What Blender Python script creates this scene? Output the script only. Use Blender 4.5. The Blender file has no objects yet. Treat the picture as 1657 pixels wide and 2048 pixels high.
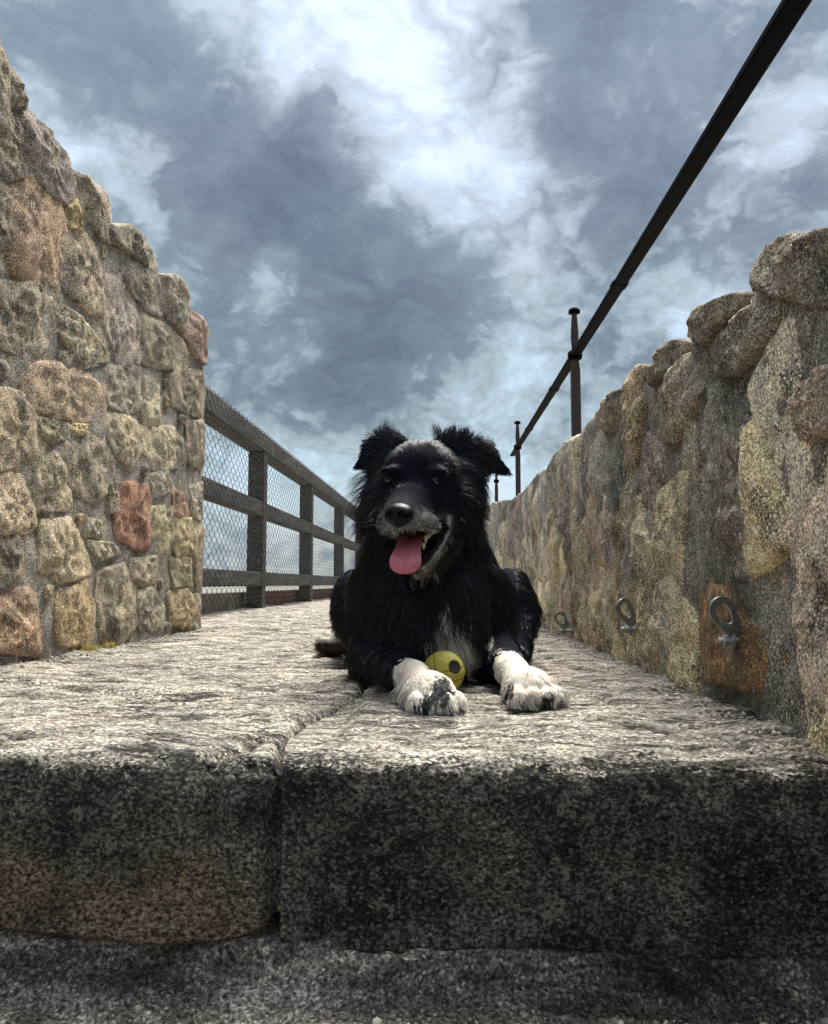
import bpy, math, random
import numpy as np
from mathutils import Vector, Matrix, kdtree

random.seed(7); rng = np.random.default_rng(7)
scene = bpy.context.scene
COL = scene.collection

# ------------------------------------------------------------------ camera
FPX, CX, CY = 1650.0, 828.5, 1024.0            # focal length and centre, photo pixels
CAMZ = 0.18
PITCH = math.atan(143 / FPX)
YAW = math.atan(71.5 / FPX * math.cos(PITCH))
cam_d = bpy.data.cameras.new('camera'); cam = bpy.data.objects.new('camera', cam_d); COL.objects.link(cam)
cam_d.sensor_fit = 'VERTICAL'; cam_d.sensor_height = 36.0; cam_d.sensor_width = 36.0
cam_d.lens = FPX / 2048 * 36.0
cam_d.clip_start = 0.02; cam_d.clip_end = 20000
cam.location = (0, 0, CAMZ); cam.rotation_euler = (math.pi / 2 + PITCH, 0, YAW)
scene.camera = cam
FWD = np.array([-math.sin(YAW) * math.cos(PITCH), math.cos(YAW) * math.cos(PITCH), math.sin(PITCH)])
RGT = np.array([math.cos(YAW), math.sin(YAW), 0.0]); UPV = np.cross(RGT, FWD)
def ray(px, py): return FWD + RGT * ((px - CX) / FPX) + UPV * ((CY - py) / FPX)
def P(px, py, Y):
    d = ray(px, py); t = Y / d[1]; return np.array([d[0] * t, Y, CAMZ + d[2] * t])
def onX(px, py, X):
    d = ray(px, py); t = X / d[0]; return np.array([X, d[1] * t, CAMZ + d[2] * t])
def onZ(px, py, z):
    d = ray(px, py); t = (z - CAMZ) / d[2]; return np.array([d[0] * t, d[1] * t, z])

# ------------------------------------------------------------------ colour management
vs = scene.view_settings
vs.view_transform = 'Standard'; vs.look = 'None'; vs.gamma = 1.0; vs.use_curve_mapping = False
EXPOSURE = 2.7
vs.exposure = EXPOSURE
scene.render.engine = 'CYCLES'
scene.cycles.use_denoising = True
scene.cycles.max_bounces = 6
scene.cycles.diffuse_bounces = 3

def lin(r, g, b):
    f = lambda c: (c / 255 / 12.92) if c <= 10 else ((c / 255 + 0.055) / 1.055) ** 2.4
    return (f(r), f(g), f(b))

# ------------------------------------------------------------------ node helper
class NT:
    def __init__(s, tree): s.t = tree; s.n = tree.nodes; s.l = tree.links
    def node(s, kind, **kw):
        nd = s.n.new(kind)
        for k, v in kw.items(): setattr(nd, k, v)
        return nd
    def put(s, sock, v):
        if isinstance(v, bpy.types.NodeSocket): s.l.new(v, sock)
        elif v is not None: sock.default_value = v
    def math(s, op, a, b=None, c=None, clamp=False):
        nd = s.node('ShaderNodeMath', operation=op, use_clamp=clamp)
        s.put(nd.inputs[0], a); s.put(nd.inputs[1], b); s.put(nd.inputs[2], c); return nd.outputs[0]
    def vmath(s, op, a, b=None, out=0):
        nd = s.node('ShaderNodeVectorMath', operation=op); s.put(nd.inputs[0], a); s.put(nd.inputs[1], b); return nd.outputs[out]
    def noise(s, vec, scale, detail=4, rough=0.55, dist=0.0):
        nd = s.node('ShaderNodeTexNoise'); s.put(nd.inputs['Vector'], vec)
        nd.inputs['Scale'].default_value = scale; nd.inputs['Detail'].default_value = detail
        nd.inputs['Roughness'].default_value = rough; nd.inputs['Distortion'].default_value = dist
        return nd.outputs[0]
    def voro(s, vec, scale, feature='F1', out='Distance', rand=1.0):
        nd = s.node('ShaderNodeTexVoronoi', feature=feature); s.put(nd.inputs['Vector'], vec)
        nd.inputs['Scale'].default_value = scale; nd.inputs['Randomness'].default_value = rand
        return nd.outputs[out]
    def ramp(s, fac, stops, interp='LINEAR'):
        nd = s.node('ShaderNodeValToRGB'); cr = nd.color_ramp; cr.interpolation = interp
        while len(cr.elements) < len(stops): cr.elements.new(0.5)
        for e, (p, c) in zip(cr.elements, stops):
            e.position = p
            if not isinstance(c, (tuple, list)): c = (c, c, c)
            e.color = (*c[:3], 1)
        s.put(nd.inputs[0], fac); return nd.outputs[0]
    def smooth(s, v, a, b, lo=0.0, hi=1.0):
        nd = s.node('ShaderNodeMapRange', interpolation_type='SMOOTHSTEP'); s.put(nd.inputs[0], v)
        for i, x in enumerate((a, b, lo, hi)): nd.inputs[i + 1].default_value = x
        return nd.outputs[0]
    def mix(s, f, a, b, mode='MIX'):
        nd = s.node('ShaderNodeMix', data_type='RGBA', blend_type=mode)
        s.put(nd.inputs[0], f)
        for i, v in ((6, a), (7, b)):
            if isinstance(v, (tuple, list)) and len(v) == 3: v = (*v, 1)
            s.put(nd.inputs[i], v)
        return nd.outputs[2]
    def mapping(s, vec, scale, loc=(0, 0, 0)):
        nd = s.node('ShaderNodeMapping'); s.put(nd.inputs[0], vec); nd.inputs['Scale'].default_value = scale
        nd.inputs['Location'].default_value = loc; return nd.outputs[0]
    def sep(s, v):
        nd = s.node('ShaderNodeSeparateXYZ'); s.put(nd.inputs[0], v); return nd.outputs
    def comb(s, x, y, z):
        nd = s.node('ShaderNodeCombineXYZ'); s.put(nd.inputs[0], x); s.put(nd.inputs[1], y); s.put(nd.inputs[2], z); return nd.outputs[0]
    def bump(s, h, strength=0.5, dist=0.01, normal=None):
        nd = s.node('ShaderNodeBump'); nd.inputs['Strength'].default_value = strength; nd.inputs['Distance'].default_value = dist
        s.put(nd.inputs['Height'], h); s.put(nd.inputs['Normal'], normal); return nd.outputs[0]

# ------------------------------------------------------------------ world: broken storm clouds over a pale sky
SUN_DIR = ray(1000, 120); SUN_DIR = SUN_DIR / np.linalg.norm(SUN_DIR)
SUN_EL, SUN_AZ = math.radians(62), math.radians(16)         # high, in front and to the right
SUNV = np.array([math.sin(SUN_AZ) * math.cos(SUN_EL), math.cos(SUN_AZ) * math.cos(SUN_EL), math.sin(SUN_EL)])
SKY_STRENGTH = 0.1
def build_world():
    w = bpy.data.worlds.new('World'); scene.world = w; w.use_nodes = True
    w.node_tree.nodes.clear(); t = NT(w.node_tree)
    out = t.node('ShaderNodeOutputWorld'); bg = t.node('ShaderNodeBackground'); t.l.new(bg.outputs[0], out.inputs[0])
    bg.inputs[1].default_value = SKY_STRENGTH
    sky = t.node('ShaderNodeTexSky', sky_type='NISHITA'); sky.sun_disc = False
    sky.sun_elevation = SUN_EL; sky.sun_rotation = SUN_AZ
    d = t.vmath('NORMALIZE', t.node('ShaderNodeTexCoord').outputs['Generated'])
    x, y, z = t.sep(d)
    den = t.math('ADD', t.math('MAXIMUM', z, 0.0), 0.62)
    p = t.comb(t.math('DIVIDE', x, den), t.math('DIVIDE', y, den), t.math('MULTIPLY', z, 0.6))
    wv = t.node('ShaderNodeTexNoise'); t.put(wv.inputs['Vector'], p); wv.inputs['Scale'].default_value = 7.0; wv.inputs['Detail'].default_value = 6; wv.inputs['Roughness'].default_value = .6
    pw = t.vmath('ADD', p, t.vmath('MULTIPLY', t.vmath('SUBTRACT', wv.outputs['Color'], (.5, .5, .5)), (.13, .13, .13)))
    n1 = t.noise(t.mapping(pw, (1, 1, 1), (3.1, 7.7, 0.4)), 4.2, 7, 0.58, 0.0)
    dens = t.math('MULTIPLY', t.math('SUBTRACT', n1, 0.5), 1.05)
    # heaped, cauliflower detail: folded noise, and the same a little towards the sun for lit edges
    def heap(q):
        r = None
        for sc, am in ((8.0, .62), (17.0, .50), (37.0, .34)):
            f = t.math('MULTIPLY', t.math('SUBTRACT', .13, t.math('ABSOLUTE', t.math('SUBTRACT', t.noise(t.mapping(q, (1, 1, 1), (sc, 1.2, 2.4)), sc, 1, .5), .5))), am * 1.15)
            r = f if r is None else t.math('ADD', r, f)
        return r
    hp = heap(pw); rimlit = t.math('SUBTRACT', heap(t.vmath('ADD', pw, (0.006, 0.012, 0.016))), hp)
    dens = t.math('ADD', t.math('ADD', dens, hp), 0.165)
    # big cloud masses and gaps by direction (photo pixel -> direction, radius in pixels, weight)
    blobs = [(160, 130, 150, .20), (330, 60, 90, .15), (330, 420, 210, .12), (480, 330, 120, .1), (630, 250, 60, .26), (650, 420, 130, .12),
             (800, 540, 150, .17), (560, 560, 170, .05), (950, 560, 90, .12), (700, 720, 120, .12), (480, 780, 100, .16), (850, 790, 160, .28), (620, 830, 110, .22),
             (1180, 90, 130, .26), (1130, 250, 80, .22), (1220, 400, 90, .24), (1400, 180, 150, .18), (1480, 380, 120, .16), (1600, 60, 120, .14),
             (1290, 670, 90, .24), (1180, 500, 60, .10), (1620, 330, 90, .1),
             (930, 330, 90, -.14), (800, 250, 70, -.08), (680, 170, 70, -.07), (520, 110, 70, -.05), (430, 40, 60, -.06), (780, 90, 200, -.03), (1060, 130, 30, -.15),
             (130, 225, 60, -.14), (560, 745, 90, -.16), (1330, 590, 50, -.22), (1560, 240, 70, -.2), (1000, 450, 110, -.12), (1050, 650, 90, -.08),
             (700, 930, 120, -.10), (960, 900, 110, -.08), (480, 960, 120, -.10), (480, 1090, 120, -.08), (950, 1020, 150, -.14), (60, 40, 90, .08), (20, 160, 90, .06), (850, 980, 150, -.10), (600, 960, 120, -.10)]
    for px, py, r, a in blobs:
        c = ray(px, py); c = c / np.linalg.norm(c)
        k = 2 * (FPX / r) ** 2 / 2.0
        e = t.math('EXPONENT', t.math('MULTIPLY_ADD', t.vmath('DOT_PRODUCT', d, tuple(c), 1), k, -k))
        dens = t.math('MULTIPLY_ADD', e, a, dens)
    k = 10.0 / 2 ** EXPOSURE
    S = lambda r, g, b: tuple(c * k for c in lin(r, g, b))
    nd = t.node('ShaderNodeValToRGB'); cr = nd.color_ramp
    stops = [(0.0, (198, 210, 218)), (.16, (181, 196, 206)), (.34, (166, 182, 193)), (.50, (151, 167, 179)), (.66, (133, 149, 163)), (.82, (111, 126, 142)), (1.0, (87, 100, 117))]
    while len(cr.elements) < len(stops): cr.elements.new(.5)
    for e, (pp, c) in zip(cr.elements, stops): e.position = pp; e.color = (*S(*c), 1)
    # cloud edges are crisper than the noise itself
    sh = t.math('ADD', t.math('MULTIPLY', t.smooth(dens, .30, .52), .38), t.math('MULTIPLY', dens, .60))
    sh = t.math('MULTIPLY_ADD', rimlit, .5, sh)
    t.put(nd.inputs[0], sh)
    # thin gaps let the clear sky tint through
    gap = t.smooth(dens, 0.36, 0.05, 0.0, 0.10)
    colr = t.mix(gap, nd.outputs[0], t.vmath('SCALE', sky.outputs[0]))
    # slight violet / teal drift in the cloud greys
    tint = t.ramp(t.noise(p, 1.7, 3, 0.5), [(0.35, (0.96, 1.02, 1.02)), (0.65, (1.02, 0.99, 1.03))])
    colr = t.mix(1.0, colr, tint, 'MULTIPLY')
    # the overhead cloud layer is brighter than the one near the skyline, as under any overcast sky: (1 + 2 sin h) / 3
    lum = t.math('MULTIPLY_ADD', t.math('MAXIMUM', z, 0.0), 1.0, 0.74)
    t.put(bg.inputs[0], t.mix(1.0, colr, t.comb(lum, lum, lum), 'MULTIPLY'))
    for n in t.n:
        if n.type == 'VECT_MATH' and n.operation == 'SCALE': n.inputs['Scale'].default_value = 1.0
build_world()

sun_d = bpy.data.lights.new('sun', 'SUN'); sun = bpy.data.objects.new('sun', sun_d); COL.objects.link(sun)
sun_d.energy = 1.5; sun_d.angle = math.radians(32); sun_d.color = (1.0, 0.95, 0.86)
sun.rotation_euler = Vector(-SUNV).to_track_quat('-Z', 'Y').to_euler()
sun.location = (0, 0, 30)

# ------------------------------------------------------------------ numpy noise
def _hash(ix, iy, iz, seed):
    h = (ix.astype(np.int64) * 374761393 + iy.astype(np.int64) * 668265263 + iz.astype(np.int64) * 2147483647 + seed * 1274126177) & 0xffffffff
    h = ((h ^ (h >> 13)) * 1274126177) & 0xffffffff
    h = ((h ^ (h >> 16)) * 2246822519) & 0xffffffff
    return ((h ^ (h >> 15)) & 0xffffff) / float(0xffffff)
def vnoise(p, seed=0):
    p = np.asarray(p, float); i = np.floor(p).astype(np.int64); f = p - i; f = f * f * f * (f * (f * 6 - 15) + 10)
    r = 0
    for dx in (0, 1):
        wx = f[..., 0] if dx else 1 - f[..., 0]
        for dy in (0, 1):
            wy = f[..., 1] if dy else 1 - f[..., 1]
            for dz in (0, 1):
                wz = f[..., 2] if dz else 1 - f[..., 2]
                r = r + wx * wy * wz * _hash(i[..., 0] + dx, i[..., 1] + dy, i[..., 2] + dz, seed)
    return r * 2 - 1
def fbm(p, octv=4, gain=0.5, lac=2.03, seed=0):
    p = np.asarray(p, float); a = 1.0; r = 0; s = 0
    for o in range(octv):
        r = r + a * vnoise(p, seed + o * 17); s += a; a *= gain; p = p * lac + 11.3
    return r / s
def ridged(p, octv=4, gain=0.5, seed=0):
    a = 1.0; r = 0; s = 0; p = np.asarray(p, float)
    for o in range(octv):
        r = r + a * (1 - 2 * np.abs(vnoise(p, seed + o * 13))); s += a; a *= gain; p = p * 2.1 + 5.7
    return r / s

# ------------------------------------------------------------------ object helpers
def mesh_from(name, verts, faces, smooth=True):
    me = bpy.data.meshes.new(name)
    verts = np.asarray(verts, dtype=np.float32); 
    if isinstance(faces, np.ndarray) and faces.ndim == 2:
        n = faces.shape[1]; m = len(faces)
        me.vertices.add(len(verts)); me.vertices.foreach_set('co', verts.ravel())
        me.loops.add(m * n); me.loops.foreach_set('vertex_index', faces.astype(np.int32).ravel())
        me.polygons.add(m); me.polygons.foreach_set('loop_start', np.arange(0, m * n, n, dtype=np.int32))
        me.polygons.foreach_set('loop_total', np.full(m, n, dtype=np.int32))
        me.update(calc_edges=True); me.validate()
    else:
        me.from_pydata([tuple(v) for v in verts.tolist()], [], [tuple(f) for f in faces]); me.update()
    if smooth: me.polygons.foreach_set('use_smooth', np.ones(len(me.polygons), dtype=bool))
    return me
def obj(name, me, mat=None, parent=None, loc=(0, 0, 0)):
    o = bpy.data.objects.new(name, me); COL.objects.link(o)
    if mat is not None:
        if len(me.materials) == 0: me.materials.append(mat)
    o.location = loc
    if parent is not None: o.parent = parent
    return o
def tag(o, label=None, cat=None, group=None, kind=None):
    if label: o['label'] = label
    if cat: o['category'] = cat
    if group: o['group'] = group
    if kind: o['kind'] = kind
    return o
def empty(name, loc=(0, 0, 0)):
    o = bpy.data.objects.new(name, None); COL.objects.link(o); o.location = loc; o.empty_display_size = 0.1; return o
def pobj(name, verts, faces, mat, parent, smooth=True):
    """part given in world coordinates under a parent that only carries a location"""
    verts = np.asarray(verts, float); c = verts.mean(0)
    o = obj(name, mesh_from(name, verts - c, faces, smooth), mat)
    pl = np.zeros(3); q = parent
    while q is not None: pl = pl + np.array(q.location); q = q.parent
    o.parent = parent; o.location = c - pl; return o
def grid_faces(nu, nv, wrap_u=False):
    iu = np.arange(nu if wrap_u else nu - 1); iv = np.arange(nv - 1)
    a, b = np.meshgrid(iu, iv, indexing='ij'); a2 = (a + 1) % nu
    return np.stack([a * nv + b, a2 * nv + b, a2 * nv + b + 1, a * nv + b + 1], -1).reshape(-1, 4)
class MB:
    """collects small pieces of ONE part"""
    def __init__(s): s.v = []; s.f = []
    def add(s, v, f):
        o = len(s.v); s.v += [tuple(map(float, q)) for q in v]; s.f += [tuple(int(i) + o for i in q) for q in f]
    def box(s, a, b):
        x0, y0, z0 = a; x1, y1, z1 = b
        s.add([(x0, y0, z0), (x1, y0, z0), (x1, y1, z0), (x0, y1, z0), (x0, y0, z1), (x1, y0, z1), (x1, y1, z1), (x0, y1, z1)],
              [(0, 3, 2, 1), (4, 5, 6, 7), (0, 1, 5, 4), (1, 2, 6, 5), (2, 3, 7, 6), (3, 0, 4, 7)])
    def loft(s, rings, cap=True):
        n = len(rings[0]); v = [q for r in rings for q in r]; f = []
        for k in range(len(rings) - 1):
            for i in range(n): j = (i + 1) % n; f.append((k * n + i, k * n + j, (k + 1) * n + j, (k + 1) * n + i))
        if cap: f.append(tuple(range(n - 1, -1, -1))); f.append(tuple((len(rings) - 1) * n + i for i in range(n)))
        s.add(v, f)
    def build(s, name, mat, parent, smooth=False, bevel=0.0):
        o = pobj(name, s.v, s.f, mat, parent, smooth)
        if bevel:
            m = o.modifiers.new('bevel', 'BEVEL'); m.width = bevel; m.segments = 2; m.limit_method = 'ANGLE'
        return o

# ------------------------------------------------------------------ materials
def new_mat(name):
    m = bpy.data.materials.new(name); m.use_nodes = True; t = NT(m.node_tree); b = t.n['Principled BSDF']; return m, t, b
def mat_stone(name, dark=0.5, grit=1.0, moss=0.0, use_obj=True, base=(0.3, 0.27, 0.23), stretch=(1, 1, 1), bump=0.8):
    m, t, b = new_mat(name)
    pos = t.node('ShaderNodeNewGeometry').outputs['Position']
    pv = t.mapping(pos, stretch)
    colr = t.node('ShaderNodeObjectInfo').outputs['Color'] if use_obj else (*base, 1)
    big = t.noise(pv, 7, 4, 0.6); mid = t.noise(pv, 34, 5, 0.65, 0.3); fine = t.noise(pv, 310, 4, 0.7); fine2 = t.noise(pv, 420, 2, 0.6)
    c = t.mix(1.0, colr, t.ramp(big, [(0.25, (.74, .72, .74)), (.5, (1, 1, 1)), (.75, (1.22, 1.18, 1.08))]), 'MULTIPLY')
    c = t.mix(1.0, c, t.ramp(mid, [(0.28, .60), (.5, 1.0), (.72, 1.30)]), 'MULTIPLY')
    # mineral grain: pale quartz and dark mica
    g = t.ramp(fine, [(0.37, 1 - .80 * grit), (.46, 1 - .35 * grit), (.53, 1 + .15 * grit), (.64, 1 + 1.1 * grit)])
    c = t.mix(1.0, c, g, 'MULTIPLY')
    grain = t.node('ShaderNodeSeparateColor'); t.put(grain.inputs[0], t.voro(pv, 470, out='Color'))
    c = t.mix(1.0, c, t.ramp(grain.outputs[0], [(0, 1 - .6 * grit), (.35, 1 - .1 * grit), (.75, 1 + .15 * grit), (1, 1 + .9 * grit)]), 'MULTIPLY')
    # crusty blackish lichen in patches
    lm = t.math('MULTIPLY', t.smooth(t.noise(pv, 9, 7, 0.74, .5), .49, .62), t.smooth(fine, .66, .42))
    c = t.mix(t.math('MULTIPLY', lm, dark), c, (0.035, 0.035, 0.034))
    wide = t.math('MULTIPLY', t.smooth(t.noise(t.mapping(pos, (1, 1, .55)), 2.6, 6, .66, .5), .47, .63), t.smooth(t.noise(pv, 45, 4, .7), .70, .38))
    c = t.mix(t.math('MULTIPLY', wide, dark * .8), c, (0.055, 0.054, 0.052))
    # pale lichen specks
    pl = t.math('MULTIPLY', t.smooth(t.noise(pv, 60, 3, 0.6), .62, .72), 0.55)
    c = t.mix(pl, c, (0.55, 0.53, 0.46))
    if use_obj:
        c = t.mix(t.math('MULTIPLY', t.smooth(t.noise(pos, 15, 4, .6), .735, .76), .8), c, (0.42, 0.15, 0.03))
    if moss:
        mm = t.math('MULTIPLY', t.smooth(t.noise(pos, 8, 5, 0.65), .60, .74), moss)
        c = t.mix(mm, c, (0.20, 0.16, 0.045))
    t.put(b.inputs['Base Color'], c); b.inputs['Roughness'].default_value = 0.92; b.inputs['Specular IOR Level'].default_value = 0.25
    h = t.math('ADD', t.math('MULTIPLY', mid, 0.75), t.math('ADD', t.math('MULTIPLY', fine, 0.5), t.math('MULTIPLY', t.voro(pv, 470), 0.30)))
    t.put(b.inputs['Normal'], t.bump(h, bump, 0.018))
    return m
M_STONE = mat_stone('rubble_stone', dark=0.85, grit=0.85, moss=0.35)
M_STONE_R = mat_stone('weathered_stone', dark=0.9, grit=0.82, moss=0.35, stretch=(1.1, 1.1, 0.85), bump=.75)
M_MORTAR = mat_stone('mortar', dark=0.7, grit=0.95, moss=0.3, use_obj=False, base=(0.47, 0.42, 0.345), bump=1.0)
def mat_mortar_r():
    return mat_stone('ochre_mortar', dark=0.85, grit=0.95, moss=0.4, use_obj=False, base=(0.50, 0.44, 0.345), stretch=(1.1, 1.1, .85), bump=1.0)
M_MORTAR_R = mat_mortar_r()

def mat_slab():
    m, t, b = new_mat('gneiss_slab')
    pos = t.node('ShaderNodeNewGeometry').outputs['Position']; x, y, z = t.sep(pos)
    st = t.mapping(pos, (0.26, 1.45, 1.0))
    big = t.noise(pos, 5, 4, 0.6); mid = t.noise(st, 42, 6, 0.68, 0.5); fine = t.noise(t.mapping(pos, (.75, 1.2, 1)), 260, 4, 0.72); fine2 = t.noise(pos, 460, 2, .6)
    c = t.ramp(big, [(0.3, (0.31, 0.285, 0.245)), (.5, (0.42, 0.38, 0.32)), (.68, (0.52, 0.455, 0.37))])
    pink = t.smooth(t.noise(pos, 3.4, 3, 0.5), .55, .68)
    c = t.mix(t.math('MULTIPLY', pink, .35), c, (0.50, 0.37, 0.30))
    c = t.mix(1.0, c, t.ramp(mid, [(0.36, .10), (.45, .62), (.54, 1.05), (.66, 1.4)]), 'MULTIPLY')
    c = t.mix(1.0, c, t.ramp(fine, [(0.37, .22), (.45, .70), (.54, 1.15), (.66, 1.75)]), 'MULTIPLY')
    grain = t.node('ShaderNodeSeparateColor'); t.put(grain.inputs[0], t.voro(t.mapping(pos, (.85, 1.15, 1)), 330, out='Color')); gr = grain.outputs[0]
    c = t.mix(1.0, c, t.ramp(gr, [(0, .45), (.35, .92), (.75, 1.12), (1, 1.7)]), 'MULTIPLY')
    # thin dark lines drawn along the long splits of the bedding planes
    for sc, wd, am in ((5.0, .014, .92), (11.0, .020, .85), (23.0, .024, .7)):
        nl = t.noise(t.mapping(pos, (.24, 1.6, 1), (sc, 0, 0)), sc, 4, .62, .6)
        ln = t.math('MULTIPLY', t.smooth(t.math('ABSOLUTE', t.math('SUBTRACT', nl, .5)), wd, wd * .25), t.smooth(t.noise(t.mapping(pos, (1, 1, 1), (sc, 3, 0)), 6, 3, .5), .47, .56))
        c = t.mix(t.math('MULTIPLY', ln, am), c, (0.035, 0.033, 0.032))
    # the riser is covered by black-green crust, ragged along the worn nosing and thin over a brown patch
    edge = t.math('ADD', z, t.math('MULTIPLY', t.math('ADD', t.math('SUBTRACT', t.noise(pos, 16, 6, .7), .5), t.math('MULTIPLY', t.math('SUBTRACT', fine, .5), .9)), 0.070))
    crust = t.smooth(edge, -0.008, -0.018)
    rag = t.math('MULTIPLY', t.smooth(t.noise(pos, 3.0, 4, .6), .36, .52), 1.0)
    patch = t.math('MULTIPLY', t.smooth(t.math('ADD', z, t.math('MULTIPLY', t.math('SUBTRACT', t.noise(pos, 9, 6, .7), .5), .16)), -0.085, -0.135),
                   t.smooth(t.math('ADD', x, t.math('MULTIPLY', t.math('SUBTRACT', t.noise(pos, 13, 5, .7), .5), .05)), -0.190, -0.205))
    brown = t.mix(1.0, (0.22, 0.152, 0.100), t.ramp(fine, [(0.40, .10), (.5, .85), (.66, 2.4)]), 'MULTIPLY')
    crustc = t.mix(1.0, t.mix(t.smooth(t.noise(pos, 8, 7, .68), .38, .64), (0.012, 0.014, 0.012), (0.085, 0.077, 0.062)), t.ramp(fine, [(0.40, .2), (.50, .9), (.58, 2.6), (.68, 6.5)]), 'MULTIPLY')
    crustc = t.mix(t.math('MULTIPLY', t.smooth(gr, .84, .95), .8), crustc, (0.17, 0.16, 0.125))
    speck = t.smooth(t.noise(pos, 120, 5, .7), .58, .66)
    crustc = t.mix(t.math('MULTIPLY', speck, .55), crustc, (0.20, 0.19, 0.155))
    blot = t.smooth(t.noise(pos, 24, 5, .65), .60, .65)
    crustc = t.mix(t.math('MULTIPLY', t.math('MULTIPLY', blot, t.smooth(fine, .40, .56)), .75), crustc, (0.24, 0.225, 0.175))
    crustc = t.mix(t.math('MULTIPLY', patch, t.math('MULTIPLY_ADD', t.smooth(t.noise(pos, 14, 6, .7), .40, .60), .6, .32)), crustc, brown)
    c = t.mix(crust, c, crustc)
    # crust also creeps over the tread in ragged stains
    topst = t.math('MULTIPLY', t.smooth(t.noise(t.mapping(pos, (.6, 1.6, 1)), 9, 7, .72, .5), .55, .68), t.smooth(mid, .62, .40))
    nearr = t.smooth(t.math('ADD', x, t.math('MULTIPLY', big, .3)), -.02, .30)
    c = t.mix(t.math('MULTIPLY', topst, t.math('MULTIPLY_ADD', nearr, .5, .38)), c, (0.05, 0.052, 0.058))
    t.put(b.inputs['Base Color'], c); b.inputs['Roughness'].default_value = 0.9; b.inputs['Specular IOR Level'].default_value = .25
    h = t.math('ADD', t.math('MULTIPLY', mid, .9), t.math('ADD', t.math('MULTIPLY', fine, .5), t.math('MULTIPLY', fine2, .2)))
    t.put(b.inputs['Normal'], t.bump(h, .9, .014))
    return m
M_SLAB = mat_slab()
M_CEMENT = mat_stone('cement', dark=.35, grit=.6, use_obj=False, base=(0.40, 0.355, 0.32), bump=.6)
def mat_tread():
    m, t, b = new_mat('dirty_tread'); pos = t.node('ShaderNodeNewGeometry').outputs['Position']
    fl = t.noise(t.mapping(pos, (.55, 1.5, 1.2)), 7, 7, .68, .6); fine = t.noise(pos, 220, 4, .72)
    grain = t.node('ShaderNodeSeparateColor'); t.put(grain.inputs[0], t.voro(pos, 330, out='Color')); gr = grain.outputs[0]
    c = t.ramp(fl, [(.33, (.028, .029, .028)), (.42, (.12, .11, .092)), (.50, (.30, .27, .215)), (.61, (.56, .50, .41))])
    c = t.mix(1.0, c, t.ramp(fine, [(.37, .25), (.47, .75), (.55, 1.25), (.66, 2.0)]), 'MULTIPLY')
    c = t.mix(1.0, c, t.ramp(gr, [(0, .4), (.4, .9), (.8, 1.2), (1, 2.4)]), 'MULTIPLY')
    t.put(b.inputs['Base Color'], c); b.inputs['Roughness'].default_value = .9; b.inputs['Specular IOR Level'].default_value = .25
    t.put(b.inputs['Normal'], t.bump(t.math('ADD', t.math('MULTIPLY', fl, 1.4), t.math('ADD', fine, t.math('MULTIPLY', t.voro(pos, 260), .4))), 1.0, .014)); return m
M_TREAD = mat_tread()

def mat_wood():
    m, t, b = new_mat('weathered_timber')
    pos = t.node('ShaderNodeTexCoord').outputs['Object']
    gr = t.noise(t.mapping(pos, (26, 2.2, 26)), 1.6, 6, .65, .4); gr2 = t.noise(pos, 9, 4, .6)
    c = t.ramp(gr, [(.3, (.020, .017, .015)), (.5, (.060, .051, .045)), (.72, (.125, .110, .097))])
    c = t.mix(1.0, c, t.ramp(gr2, [(.3, .7), (.7, 1.25)]), 'MULTIPLY')
    t.put(b.inputs['Base Color'], c); b.inputs['Roughness'].default_value = .85
    t.put(b.inputs['Normal'], t.bump(gr, .6, .01)); return m
M_WOOD = mat_wood()
def mat_metal(name, base, rough=.5, metallic=.6, rust=(.10, .045, .025), rustamt=.35):
    m, t, b = new_mat(name)
    pos = t.node('ShaderNodeTexCoord').outputs['Object']
    n = t.noise(pos, 40, 5, .65); n2 = t.noise(pos, 160, 3, .6)
    c = t.mix(t.math('MULTIPLY', t.smooth(n, .5, .68), rustamt), base, rust)
    c = t.mix(1.0, c, t.ramp(n2, [(.3, .75), (.7, 1.25)]), 'MULTIPLY')
    t.put(b.inputs['Base Color'], c); b.inputs['Metallic'].default_value = metallic; b.inputs['Specular IOR Level'].default_value = .5 if metallic > .4 else .03
    t.put(b.inputs['Roughness'], t.math('MULTIPLY_ADD', n, .35, rough - .15))
    t.put(b.inputs['Normal'], t.bump(t.math('ADD', n, t.math('MULTIPLY', n2, .4)), .25, .004)); return m
M_IRON = mat_metal('wrought_iron', (.0030, .0031, .0042), .6, .0, (.006, .005, .006), .4)
M_POST = mat_metal('oxidised_iron', (.060, .044, .046), .55, .3, (.11, .06, .05), .6)
M_WIRE = mat_metal('galvanised_wire', (.06, .06, .062), .5, .7, (.06, .05, .04), .3)
M_STEEL = mat_metal('galvanised_steel', (.27, .285, .275), .42, .85, (.10, .075, .05), .25)
M_BOLT = mat_metal('zinc_bolt', (.36, .38, .38), .4, .85, (.2, .17, .13), .25)

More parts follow.
